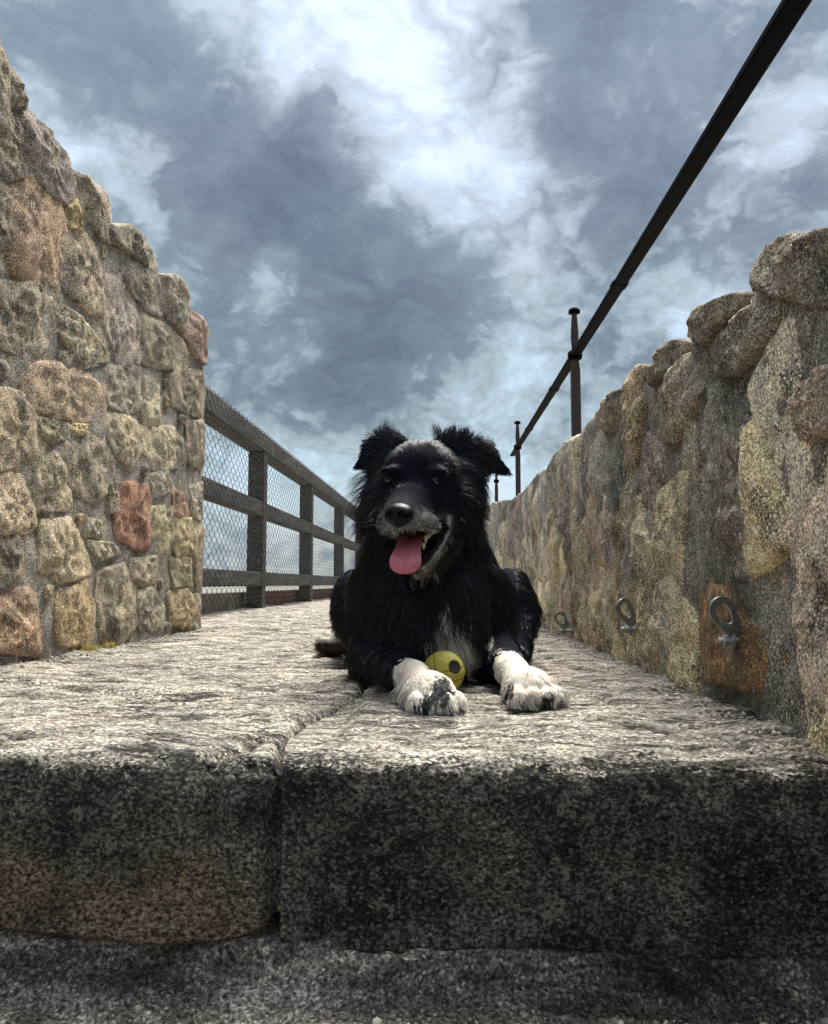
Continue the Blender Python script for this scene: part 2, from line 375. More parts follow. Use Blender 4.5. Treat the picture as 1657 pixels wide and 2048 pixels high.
# ------------------------------------------------------------------ setting: far land
def build_land():
    m, t, b = new_mat('fields')
    pos = t.node('ShaderNodeNewGeometry').outputs['Position']
    n = t.noise(pos, .012, 6, .6); n2 = t.noise(pos, .1, 4, .6)
    c = t.ramp(n, [(.35, (.09, .095, .075)), (.5, (.16, .155, .125)), (.65, (.24, .23, .19))])
    c = t.mix(1.0, c, t.ramp(n2, [(.3, .7), (.7, 1.25)]), 'MULTIPLY'); t.put(b.inputs['Base Color'], c); b.inputs['Roughness'].default_value = 1
    nr, ns = 40, 96
    rr = np.concatenate([[0], np.geomspace(8, 9000, nr - 1)]); th = np.linspace(0, 2 * math.pi, ns, endpoint=False)
    R, T = np.meshgrid(rr, th, indexing='ij')
    X = R * np.cos(T); Y = R * np.sin(T)
    Z = -24 + fbm(np.stack([X / 240, Y / 240, 0 * X], -1), 3, seed=3) * np.clip(R / 120, 0, 1) * 7
    v = np.stack([X, Y, Z], -1).transpose(1, 0, 2).reshape(-1, 3)
    tag(obj('ground', mesh_from('ground', v, grid_faces(ns, nr, True)), m), kind='structure', label='low green and tan land far below the wall walk')
build_land()

# ------------------------------------------------------------------ setting: wall walk paving, step and lower tread
WL, WR0 = -0.97, 0.42            # inner faces of the two parapets
YE = 0.885                        # nosing of the step
def right_x(y): return np.interp(y, [0, .9, 2.9, 3.9, 4.7, 5.3, 6.2], [.425, .42, .402, .388, .36, .28, .05])
def edge_left(y): return np.interp(y, [0.8, .89, .98, 1.088, 1.275, 1.36, 2.2], [-.178, -.181, -.193, -.185, -.158, -.1465, -.1265])   # right edge of the left block
def edge_right(y): return np.interp(y, [0.8, .905, 1.05, 1.33, 1.36, 2.2], [-.128, -.134, -.134, -.143, -.143, -.123])
def slab_relief(p):
    x, y, z = p[..., 0], p[..., 1], p[..., 2]
    st = np.stack([x * 5.5, y * 17, z * 14], -1)
    r = fbm(st, 4, .55, seed=5) * .0105
    r += ridged(np.stack([x * 2.2, y * 10 + .8 * np.sin(x * 3), z * 9], -1), 3, seed=9) * .0065
    led = vnoise(np.stack([x * 2.0, y * 9.0 + x * 1.2, z * 4], -1), 31)
    r += -.012 * np.exp(-(led / .045) ** 2) * np.clip(vnoise(np.stack([x * 3, y * 3, z], -1), 8) * 2 + .3, 0, 1)   # strata cracks
    r += fbm(p * 60, 3, .6, seed=12) * .0032
    return r
walkway = empty('walkway', (0, YE, 0)); tag(walkway, 'worn grey stone paving of the wall walk with a step', kind='structure')
def step_block(name, xa, xb, y1, zbot_f, label, seed, dip=.022):
    nx = 300
    ytop = np.concatenate([np.linspace(y1, 1.35, 70, endpoint=False), np.linspace(1.35, YE + .03, 130, endpoint=False)])
    rad = .03
    ang = np.linspace(0, math.pi / 2, 14)
    prof = [(y, 0.0, 0.0, 1.0) for y in ytop] + [(YE + rad - rad * math.sin(a), -rad + rad * math.cos(a), -math.sin(a), math.cos(a)) for a in ang]
    nface = 64
    s = np.linspace(0, 1, nx); V = np.zeros((nx, len(prof) + nface + 3, 3)); N = np.zeros_like(V)
    for j, (y, z, ny, nz) in enumerate(prof):
        x0, x1 = xa(y), xb(y); V[:, j] = np.stack([x0 + s * (x1 - x0), np.full(nx, y), np.full(nx, z)], -1); N[:, j] = (0, ny, nz)
    x0, x1 = xa(YE), xb(YE); xs = x0 + s * (x1 - x0); zb = zbot_f(xs)
    for k in range(nface):
        f = (k + 1) / nface; V[:, len(prof) + k] = np.stack([xs, np.full(nx, YE), -rad + f * (zb + rad)], -1); N[:, len(prof) + k] = (0, -1, 0)
    for k in range(3):     # underside goes back
        V[:, len(prof) + nface + k] = np.stack([xs, np.full(nx, YE + .02 + .06 * k), zb - .012], -1); N[:, len(prof) + nface + k] = (0, -.2, -1)
    q = V.reshape(-1, 3); d = slab_relief(q + seed)
    face = np.clip(-q[:, 2] / .03, 0, 1)
    d = d * (1 - .25 * face) + fbm((q + seed) * 7, 3, seed=seed) * .007
    # worn, wandering nosing
    near = np.exp(-((q[:, 1] - YE) / .05) ** 2) * np.clip(1 + q[:, 2] / .06, 0, 1)
    d -= near * (.006 + .010 * np.clip(fbm(np.stack([q[:, 0] * 9, q[:, 1] * 0, q[:, 2] * 0 + seed], -1), 3, seed=4) + .2, 0, 1))
    # rounded ends at the joint
    e = np.minimum(np.abs(q[:, 0] - np.interp(q[:, 1], ytop[::-1], xa(ytop[::-1]))), np.abs(q[:, 0] - np.interp(q[:, 1], ytop[::-1], xb(ytop[::-1]))))
    d -= dip * np.exp(-(e / .009) ** 2)
    q = q + N.reshape(-1, 3) * d[:, None]
    o = pobj(name, q, grid_faces(nx, V.shape[1])[:, ::-1], M_SLAB, walkway)
    o['label'] = label; return o
step_block('step_block', lambda y: np.full_like(np.asarray(y, float), WL - .05), edge_left, 2.2, lambda x: np.interp(x, [-1.0, -.62, -.5, -.30, -.215, -.19, -.17], [-.150, -.158, -.178, -.192, -.188, -.172, -.140]), 'step block with brown patch low on its dark riser', 2)
step_block('step_block', edge_right, lambda y: right_x(y) + .05, 2.2, lambda x: -.196 + .004 * np.sin(x * 21), 'long step block with black crusted riser', 5, .008)
def cement_wedge():
    nx = 40; ys = np.linspace(1.34, YE + .03, 70, endpoint=False)
    ang = np.linspace(0, math.pi / 2, 10); rad = .03
    prof = [(y, -.004) for y in ys] + [(YE + .010 + rad - rad * math.sin(a), -.004 - rad + rad * math.cos(a)) for a in ang] + [(YE + .010, z) for z in np.linspace(-.04, -.235, 40)]
    s = np.linspace(0, 1, nx); V = np.zeros((nx, len(prof), 3))
    for j, (y, z) in enumerate(prof):
        a, b = edge_left(y) + .0025, edge_right(y) + .014
        V[:, j] = np.stack([a + s * (b - a), np.full(nx, y), np.full(nx, z)], -1)
    q = V.reshape(-1, 3); r = fbm(q * 30, 4, .6, seed=21) * .005
    q[:, 2] += r * (q[:, 2] > -.03); q[:, 1] += r * (q[:, 2] <= -.03)
    o = pobj('cement_joint', q, grid_faces(nx, len(prof))[:, ::-1], M_SLAB, walkway); o['label'] = 'pale cement wedge filling the joint between step blocks'
cement_wedge()
def far_slabs():
    # paving beyond the first row, courses of two or three slabs
    rows = [(2.2, 3.3, [WL - .45, -.42, .45]), (3.3, 4.6, [-1.5, -.75, -.05, .45]), (4.6, 6.6, [-1.5, -.5, .45]), (6.6, 9.2, [-1.5, -.6, .45]), (9.2, 12.5, [-1.5, -.5, .45])]
    for i, (y0, y1, xs) in enumerate(rows):
        for x0, x1 in zip(xs[:-1], xs[1:]):
            nx, ny = 110, 90 if i < 2 else 60
            X, Y = np.meshgrid(np.linspace(x0 + .003, x1 - .003, nx), np.linspace(y0 + .003, y1 - .003, ny), indexing='ij')
            q = np.stack([X, Y, 0 * X], -1).reshape(-1, 3); d = slab_relief(q + i) * (1.0 if i < 2 else 1.4)
            e = np.minimum(np.minimum(q[:, 0] - x0, x1 - q[:, 0]), np.minimum(q[:, 1] - y0, y1 - q[:, 1])); d -= .014 * np.exp(-(e / .012) ** 2)
            q[:, 2] = d
            pobj('slab', q, grid_faces(nx, ny), M_SLAB, walkway)
far_slabs()
def foundation():
    mb = MB(); mb.box((-1.52, YE + .10, -6.0), (.9, 13.0, -.05)); mb.build('wall_core', M_MORTAR, walkway)
foundation()
def lower_tread():
    nx, ny = 420, 150
    X, S = np.meshgrid(np.linspace(-1.25, .75, nx), np.linspace(0, 1, ny), indexing='ij')
    # profile: bedding mortar under the blocks, fillet, tread running to the camera
    sp = [0, .10, .22, .30, .36, 1.0]; yp = [YE + .06, YE + .004, YE - .012, YE - .035, YE - .075, .30]; zp = [-.185, -.196, -.222, -.236, -.242, -.246]
    Y = np.interp(S, sp, yp); Z = np.interp(S, sp, zp)
    q = np.stack([X, Y, Z], -1).reshape(-1, 3)
    w = fbm(np.stack([q[:, 0] * 7, q[:, 1] * 3, q[:, 2] * 10], -1), 4, .6, seed=41)
    s = S.ravel()
    q[:, 1] -= w * .022 * np.exp(-((s - .2) / .12) ** 2)
    q[:, 2] += fbm(np.stack([q[:, 0] * 8, q[:, 1] * 22, q[:, 2] * 8], -1), 5, .58, seed=44) * .012 + fbm(q * 70, 3, .6, seed=45) * .005 * np.clip(s * 4, 0, 1) + w * .006
    o = pobj('lower_tread', q, grid_faces(nx, ny)[:, ::-1], M_TREAD, walkway); o['label'] = 'dark dirty lower step with mortar bedding along its back'
    return q
TREADQ = lower_tread()

# ------------------------------------------------------------------ rubble walls
def poly_radius(poly, c, th):
    """distance from c to the outline along every angle"""
    d = np.stack([np.cos(th), np.sin(th)], -1); r = np.full(len(th), 1e9); n = len(poly)
    for i in range(n):
        a = poly[i] - c; b = poly[(i + 1) % n] - c; e = b - a
        den = d[:, 0] * e[1] - d[:, 1] * e[0]; den = np.where(abs(den) < 1e-12, 1e-12, den)
        t = (a[0] * e[1] - a[1] * e[0]) / den; u = (a[0] * d[:, 1] - a[1] * d[:, 0]) / den
        ok = (t > 0) & (u >= -1e-6) & (u <= 1 + 1e-6); r = np.where(ok & (t < r), t, r)
    return np.where(r > 1e8, .03, r)
def poly_area_c(p):
    x, y = p[:, 0], p[:, 1]; x2, y2 = np.roll(x, -1), np.roll(y, -1); a = (x * y2 - x2 * y); A = a.sum() / 2
    if abs(A) < 1e-9: return 1e-9, p.mean(0)
    return abs(A), np.array([((x + x2) * a).sum(), ((y + y2) * a).sum()]) / (6 * A)
def stone(wall, poly, xf, nrm, color, mat, proud=.02, back=.05, seed=0, rough=1.0, nseg=44, nring=11, flat=14):
    """one rubble stone: outline in wall coordinates (along y, up z); xf(y) gives the wall face, nrm = +1/-1 is the side it faces"""
    A, c = poly_area_c(poly); th = np.linspace(0, 2 * math.pi, nseg, endpoint=False)
    r = poly_radius(poly, c, th); r = np.minimum(r, 3.2 * math.sqrt(A / math.pi))
    r = .12 * np.roll(r, 1) + .76 * r + .12 * np.roll(r, -1)
    r = r * (1 + .08 * fbm(np.stack([np.cos(th) * 2.2 + seed, np.sin(th) * 2.2, 0 * th], -1), 3, seed=seed))
    rho = np.concatenate([np.linspace(.06, .8, nring - 4), [.88, .94, .98, 1.0]]); R = len(rho)
    hh = proud * (1 - rho ** flat) ** .5
    V = np.zeros((nseg, R + 2, 3))
    yy = c[0] + np.outer(r * np.cos(th), rho); zz = c[1] + np.outer(r * np.sin(th), rho)
    tilt = rng.uniform(-.16, .16, 2)
    h = hh[None, :] + tilt[0] * (yy - c[0]) * (1 - rho ** 3) + tilt[1] * (zz - c[1]) * (1 - rho ** 3)
    rm = math.sqrt(A / math.pi)
    for k in range(7):       # cleaved facets
        an = rng.uniform(0, 2 * math.pi); dd = (yy - c[0]) * math.cos(an) + (zz - c[1]) * math.sin(an)
        h = np.minimum(h, proud * rng.uniform(.8, 1.15) - rng.uniform(.12, .50) * (dd - rm * rng.uniform(.35, .95)))
    h = np.maximum(h, .004 * (1 - rho ** 12))
    q3 = np.stack([yy, zz, 0 * yy + seed * .37], -1)
    nz = fbm(q3 * 11, 3, .55, seed=seed) * .009 + ridged(q3 * 27, 3, .58, seed=seed + 3) * .0085 + fbm(q3 * 75, 3, .6, seed=seed + 7) * .0050
    h = h + nz * rough * (1 - .5 * rho[None, :] ** 6)
    V[:, :R, 0] = xf(yy) + nrm * h; V[:, :R, 1] = yy; V[:, :R, 2] = zz
    V[:, R] = np.stack([xf(yy[:, -1]) - nrm * .02, c[0] + r * np.cos(th) * .985, c[1] + r * np.sin(th) * .985], -1)
    V[:, R + 1] = np.stack([xf(yy[:, -1]) - nrm * back, c[0] + r * np.cos(th) * .90, c[1] + r * np.sin(th) * .90], -1)
    if back > .1:     # coping stones reach through the wall: roughen their backs
        V[:, R:, :] += (fbm(V[:, R:, :] * 14, 3, seed=seed)[..., None]) * .012
    verts = np.concatenate([V.reshape(-1, 3), [[xf(c[0]) + nrm * (proud + nz[:, 0].mean() * rough), c[0], c[1]]], [[xf(c[0]) - nrm * back, c[0], c[1]]]])
    nv = R + 2; f = [tuple(q) for q in grid_faces(nseg, nv, True)]
    ic, ib = nseg * nv, nseg * nv + 1
    f += [(ic, ((i + 1) % nseg) * nv, i * nv) for i in range(nseg)][:]
    f += [(ib, i * nv + nv - 1, ((i + 1) % nseg) * nv + nv - 1) for i in range(nseg)]
    if nrm < 0: f = [q[::-1] for q in f]
    f = [q[::-1] for q in f]
    o = pobj('stone', verts, f, mat, wall); o.color = (*color, 1); return o
def in_poly(p, poly):
    x, y = p; n = len(poly); r = False; j = n - 1
    for i in range(n):
        if (poly[i][1] > y) != (poly[j][1] > y) and x < (poly[j][0] - poly[i][0]) * (y - poly[i][1]) / (poly[j][1] - poly[i][1] + 1e-12) + poly[i][0]: r = not r
        j = i
    return r
def poly_dist(p, poly):
    n = len(poly); best = 1e9
    for i in range(n):
        a = poly[i]; b = poly[(i + 1) % n]; e = b - a; t = np.clip(np.dot(p - a, e) / (np.dot(e, e) + 1e-12), 0, 1); best = min(best, np.linalg.norm(p - a - t * e))
    return -best if in_poly(p, poly) else best
def clip_half(poly, n, d):
    out = []; m = len(poly)
    for i in range(m):
        a, b = poly[i], poly[(i + 1) % m]; da, db = np.dot(a, n) - d, np.dot(b, n) - d
        if da <= 0: out.append(a)
        if (da < 0 < db) or (db < 0 < da): out.append(a + (b - a) * (da / (da - db)))
    return out
def voronoi(seeds, aniso=1.0, size=.4):
    cells = []; S = np.array([1.0, aniso])
    for i, s in enumerate(seeds):
        poly = [s * S + np.array(q) * size for q in ((-1, -1), (1, -1), (1, 1), (-1, 1))]
        dd = np.linalg.norm((seeds - s) * S, axis=1)
        for j in np.argsort(dd)[1:22]:
            n = (seeds[j] - s) * S; poly = clip_half(poly, n, np.dot(n, (seeds[j] + s) * S / 2))
            if len(poly) < 3: break
        cells.append(np.array(poly) / S if len(poly) >= 3 else None)
    return cells
def inset(poly, d):
    A, c = poly_area_c(poly); k = max(.55, 1 - d / math.sqrt(A / math.pi)); return c + (poly - c) * k

def wall_core(wall, name, xf, nrm, y0, y1, top, thick, mat, seed, zb=-.02, ends=True):
    """mortar body of the wall: a rough sheet up the face, over the top and down behind"""
    ny = int((y1 - y0) / .014); ys = np.linspace(y0, y1, ny); nzs = 64
    tp = top(ys) - .045
    s = np.linspace(0, 1, nzs); V = np.zeros((ny, nzs + 5, 3))
    for j in range(nzs):
        V[:, j] = np.stack([xf(ys), ys, zb + s[j] * (tp - zb)], -1)
    r = fbm(V[:, :nzs] * 10, 4, .6, seed=seed) * .012 + fbm(V[:, :nzs] * 55, 3, .6, seed=seed + 4) * .005 + ridged(V[:, :nzs] * np.array([20, 20, 9.0]), 3, seed=seed + 9) * .003
    V[:, :nzs, 0] += nrm * (r - .001)
    for k, (dx, dz) in enumerate(((.03, .012), (thick * .5, .02), (thick - .03, .012), (thick, -.02), (thick, -3.0))):
        V[:, nzs + k] = np.stack([xf(ys) - nrm * dx, ys, tp + dz], -1)
        V[:, nzs + k, 2] += fbm(V[:, nzs + k] * 16, 3, seed=seed + 2) * .015
    v = V.reshape(-1, 3); f = [tuple(q) for q in grid_faces(ny, nzs + 5)]
    m = nzs + 5
    f.append(tuple(range(m))); f.append(tuple((ny - 1) * m + i for i in range(m - 1, -1, -1)))
    if nrm > 0: pass
    return pobj(name, v, f, mat, wall)

C = lambda r, g, b: tuple(k * (.62 * c + .38 * m) for k, c, m in zip((1.75, 1.70, 1.60), lin(r, g, b), lin(148, 138, 123)))
# ---- left parapet: stones read off the photograph, (origin x, origin y, scale) of the enlargement, outline points, colour
A4, A5 = (0, 100, 3.302), (0, 700, 3.2)
LEFT = [
 (A4, [(-60, 20), (0, 60), (60, 120), (150, 310), (130, 385), (60, 400), (-60, 390)], C(120, 108, 98), 1),
 (A4, [(120, 385), (190, 375), (290, 500), (420, 670), (465, 850), (440, 1030), (330, 980), (190, 840), (120, 620)], C(112, 104, 106), 1),
 (A4, [(-60, 410), (100, 430), (108, 620), (30, 640), (-60, 600)], C(126, 116, 104), 0),
 (A4, [(-60, 650), (105, 650), (180, 820), (60, 855), (-60, 850)], C(104, 99, 92), 0),
 (A4, [(40, 880), (200, 870), (340, 1000), (390, 1120), (360, 1340), (350, 1530), (230, 1520), (80, 1440), (60, 1200)], C(158, 128, 106), 0),
 (A4, [(-60, 900), (25, 900), (50, 1200), (60, 1440), (-60, 1420)], C(120, 108, 96), 0),
 (A4, [(470, 800), (600, 850), (690, 930), (720, 1010), (715, 1170), (720, 1280), (640, 1250), (580, 1130), (500, 1000)], C(136, 128, 116), 1),
 (A4, [(420, 1060), (490, 1000), (530, 1190), (440, 1160)], C(158, 136, 92), 0),
 (A4, [(370, 1180), (520, 1200), (600, 1300), (640, 1430), (660, 1720), (560, 1680), (430, 1560), (400, 1350)], C(158, 142, 126), 0),
 (A4, [(718, 1180), (840, 1155), (960, 1240), (1022, 1400), (1000, 1480), (930, 1420), (830, 1350), (730, 1290)], C(132, 128, 118), 1),
 (A4, [(840, 1375), (930, 1440), (1010, 1500), (1060, 1600), (1060, 1740), (970, 1720), (870, 1600), (800, 1480)], C(104, 102, 96), 0),
 (A4, [(700, 1530), (840, 1550), (890, 1720), (905, 2010), (890, 2060), (780, 2040), (700, 1820)], C(162, 150, 146), 0),
 (A4, [(1040, 1500), (1150, 1480), (1220, 1600), (1238, 1720), (1200, 1860), (1110, 1800), (1070, 1650)], C(134, 127, 117), 1),
 (A4, [(1225, 1710), (1300, 1745), (1358, 1850), (1345, 2048), (1330, 2080), (1260, 2010), (1212, 1870)], C(146, 120, 112), 1),
 (A4, [(340, 1650), (500, 1770), (690, 1990), (670, 2040), (480, 2000), (350, 1800)], C(186, 172, 148), 0),
 (A4, [(-60, 1560), (180, 1570), (310, 1680), (320, 1900), (200, 2000), (-60, 1900)], C(146, 134, 118), 0),
 (A4, [(930, 1760), (1090, 1840), (1200, 1930), (1240, 2040), (1180, 2110), (960, 2060)], C(132, 124, 110), 0),
 (A4, [(100, 1540), (220, 1550), (330, 1620), (240, 1590), (120, 1570)], C(110, 102, 92), 0),
 (A5, [(170, 130), (380, 120), (620, 200), (630, 400), (540, 440), (300, 410), (200, 330)], C(168, 146, 126), 0),
 (A5, [(-60, 280), (120, 300), (240, 480), (290, 640), (150, 740), (-60, 720)], C(164, 148, 124), 0),
 (A5, [(400, 10), (660, 20), (640, 90), (480, 130), (390, 100)], C(124, 118, 108), 0),
 (A5, [(690, 130), (860, 130), (900, 350), (800, 400), (680, 330)], C(142, 133, 124), 0),
 (A5, [(930, 190), (1010, 230), (1010, 450), (920, 470), (910, 330)], C(168, 158, 138), 0),
 (A5, [(690, 410), (870, 470), (900, 620), (820, 740), (740, 660), (680, 500)], C(156, 144, 126), 0),
 (A5, [(920, 490), (1080, 510), (1190, 600), (1180, 720), (1000, 760), (920, 620)], C(172, 160, 140), 0),
 (A5, [(1100, 120), (1300, 160), (1342, 330), (1300, 430), (1120, 340)], C(154, 142, 124), 0),
 (A5, [(1200, 480), (1322, 490), (1332, 640), (1298, 770), (1200, 700)], C(140, 124, 108), 0),
 (A5, [(450, 560), (640, 560), (720, 700), (700, 850), (600, 950), (480, 900), (440, 720)], C(154, 142, 126), 0),
 (A5, [(250, 440), (420, 470), (420, 560), (330, 600), (260, 540)], C(140, 136, 116), 0),
 (A5, [(440, 470), (560, 480), (550, 540), (440, 545)], C(188, 170, 122), 0),
 (A5, [(210, 740), (330, 680), (430, 780), (430, 1000), (250, 1010), (210, 880)], C(160, 148, 126), 0),
 (A5, [(-60, 800), (130, 830), (220, 1080), (150, 1150), (-60, 1170)], C(170, 152, 128), 0),
 (A5, [(790, 880), (930, 900), (945, 1040), (930, 1240), (860, 1260), (750, 1170), (750, 1020)], C(148, 96, 78), 0),
 (A5, [(1090, 860), (1180, 940), (1210, 1060), (1120, 1060)], C(172, 136, 116), 0),
 (A5, [(960, 800), (1080, 780), (1090, 900), (990, 930)], C(160, 152, 136), 0),
 (A5, [(1220, 890), (1332, 880), (1342, 1000), (1322, 1100), (1230, 1050)], C(144, 138, 126), 0),
 (A5, [(960, 1030), (1090, 1020), (1100, 1200), (1070, 1280), (950, 1260)], C(166, 158, 130), 0),
 (A5, [(290, 1130), (440, 1100), (520, 1280), (580, 1420), (400, 1460), (260, 1400)], C(180, 166, 140), 0),
 (A5, [(850, 1350), (980, 1330), (985, 1480), (900, 1500), (840, 1430)], C(178, 166, 142), 0),
 (A5, [(640, 1440), (790, 1410), (850, 1520), (860, 1720), (780, 1850), (660, 1830), (630, 1600)], C(156, 146, 126), 0),
 (A5, [(880, 1560), (970, 1540), (1040, 1660), (1010, 1770), (900, 1780), (860, 1680)], C(172, 164, 140), 0),
 (A5, [(1080, 1560), (1180, 1540), (1230, 1640), (1190, 1770), (1090, 1740)], C(158, 136, 102), 0),
 (A5, [(1230, 1580), (1332, 1570), (1336, 1770), (1240, 1775)], C(142, 132, 118), 0),
 (A5, [(380, 1570), (540, 1500), (580, 1650), (560, 1870), (380, 1860), (350, 1700)], C(160, 138, 104), 0),
 (A5, [(-60, 1600), (180, 1550), (220, 1700), (240, 1930), (120, 1920), (-60, 1900)], C(150, 122, 100), 0),
 (A5, [(-60, 1200), (100, 1210), (130, 1400), (60, 1520), (-60, 1540)], C(118, 110, 98), 0),
 (A5, [(560, 1080), (650, 1100), (640, 1200), (540, 1180)], C(150, 144, 128), 0),
 (A5, [(700, 860), (760, 840), (730, 1020), (690, 1040)], C(146, 138, 120), 0),
 (A5, [(1110, 1090), (1210, 1090), (1230, 1300), (1120, 1300)], C(150, 138, 106), 0),
 (A5, [(560, 1220), (720, 1240), (760, 1310), (640, 1340)], C(160, 150, 132), 0),
 (A5, [(1240, 1130), (1330, 1130), (1320, 1300), (1300, 1520), (1250, 1500), (1235, 1300)], C(138, 128, 108), 0),
 (A5, [(1090, 1340), (1210, 1340), (1220, 1500), (1110, 1510)], C(134, 126, 98), 0)]
def left_top(y):
    pts = [onX(a, b, WL) for a, b in ((0, 118), (42, 200), (130, 330), (142, 345), (208, 400), (218, 455), (290, 470), (318, 540), (368, 580), (376, 615), (410, 665))]
    return np.interp(y, [.3] + [p[1] for p in pts], [1.30] + [p[2] for p in pts])
def build_left():
    yend = onX(411, 700, WL)[1]
    wall = empty('stone_parapet', (WL - .2, 2.0, 0)); tag(wall, 'tall rubble stone parapet with rounded coping stones, ending at timber fence', 'stone wall')
    xf = lambda y: np.full_like(np.asarray(y, float), WL)
    wall_core(wall, 'mortar', xf, 1, .55, yend - .015, left_top, .40, M_MORTAR, 61)
    polys = []
    for i, ((ox, oy, sc), pts, colr, cop) in enumerate(LEFT):
        poly = np.array([onX(ox + a / sc, oy + b / sc, WL)[1:] for a, b in pts])
        pc = poly.mean(0); poly = pc + (poly - pc) * np.array([1.24, 1.24 if not cop else 1.0])
        poly[:, 0] = np.minimum(poly[:, 0], yend + .004)
        polys.append(poly)
        stone(wall, poly, xf, 1, colr, M_STONE, proud=rng.uniform(.004, .015) + (.012 if cop else 0), back=.36 if cop else .05, seed=100 + i, nseg=56, nring=14)
    # smaller stones packed in the wide joints, and the part of the wall just outside the picture
    extra = []; bounds = [(q, q.mean(0), np.linalg.norm(q - q.mean(0), axis=1).max()) for q in polys]
    for k in range(2600):
        y = rng.uniform(.6, yend - .04); z = rng.uniform(.03, left_top(y) - .05); p = np.array([y, z])
        outside = y < onX(0, 1000, WL)[1] - .05
        s = rng.uniform(.06, .11) if outside else rng.uniform(.018, .045)
        if any(math.hypot(y - e[0], z - e[1]) < s + es + .006 for e, es in extra): continue
        if any(math.hypot(y - c[0], z - c[1]) < rr + s and poly_dist(p, q) < s + .006 for q, c, rr in bounds): continue
        extra.append((p, s))
    for i, (p, s) in enumerate(extra[:150]):
        th = np.sort(rng.uniform(0, 2 * math.pi, 7)) * .3 + np.linspace(0, 2 * math.pi, 7, endpoint=False) * .7
        poly = p + np.stack([np.cos(th) * s * rng.uniform(.85, 1.05), np.sin(th) * s], -1)
        g = rng.uniform(.8, 1.15); base = random.choice([C(140, 130, 112), C(156, 142, 120), C(128, 122, 112), C(160, 136, 108), C(118, 112, 104)])
        stone(wall, poly, xf, 1, tuple(c * g for c in base), M_STONE, proud=rng.uniform(.006, .014), seed=400 + i, nseg=24 if s < .05 else 40, nring=8)
    # coping over the part outside the picture
    y = .62
    k = 0
    while y < 1.62:
        w = rng.uniform(.16, .24); zt = left_top(y)
        poly = np.array([(y, zt - .16), (y + w, zt - .17), (y + w - .01, zt + .02), (y + w * .5, zt + .045), (y + .01, zt + .01)])
        stone(wall, poly, xf, 1, C(124, 116, 106), M_STONE, proud=.03, back=.36, seed=700 + k); y += w; k += 1
build_left()

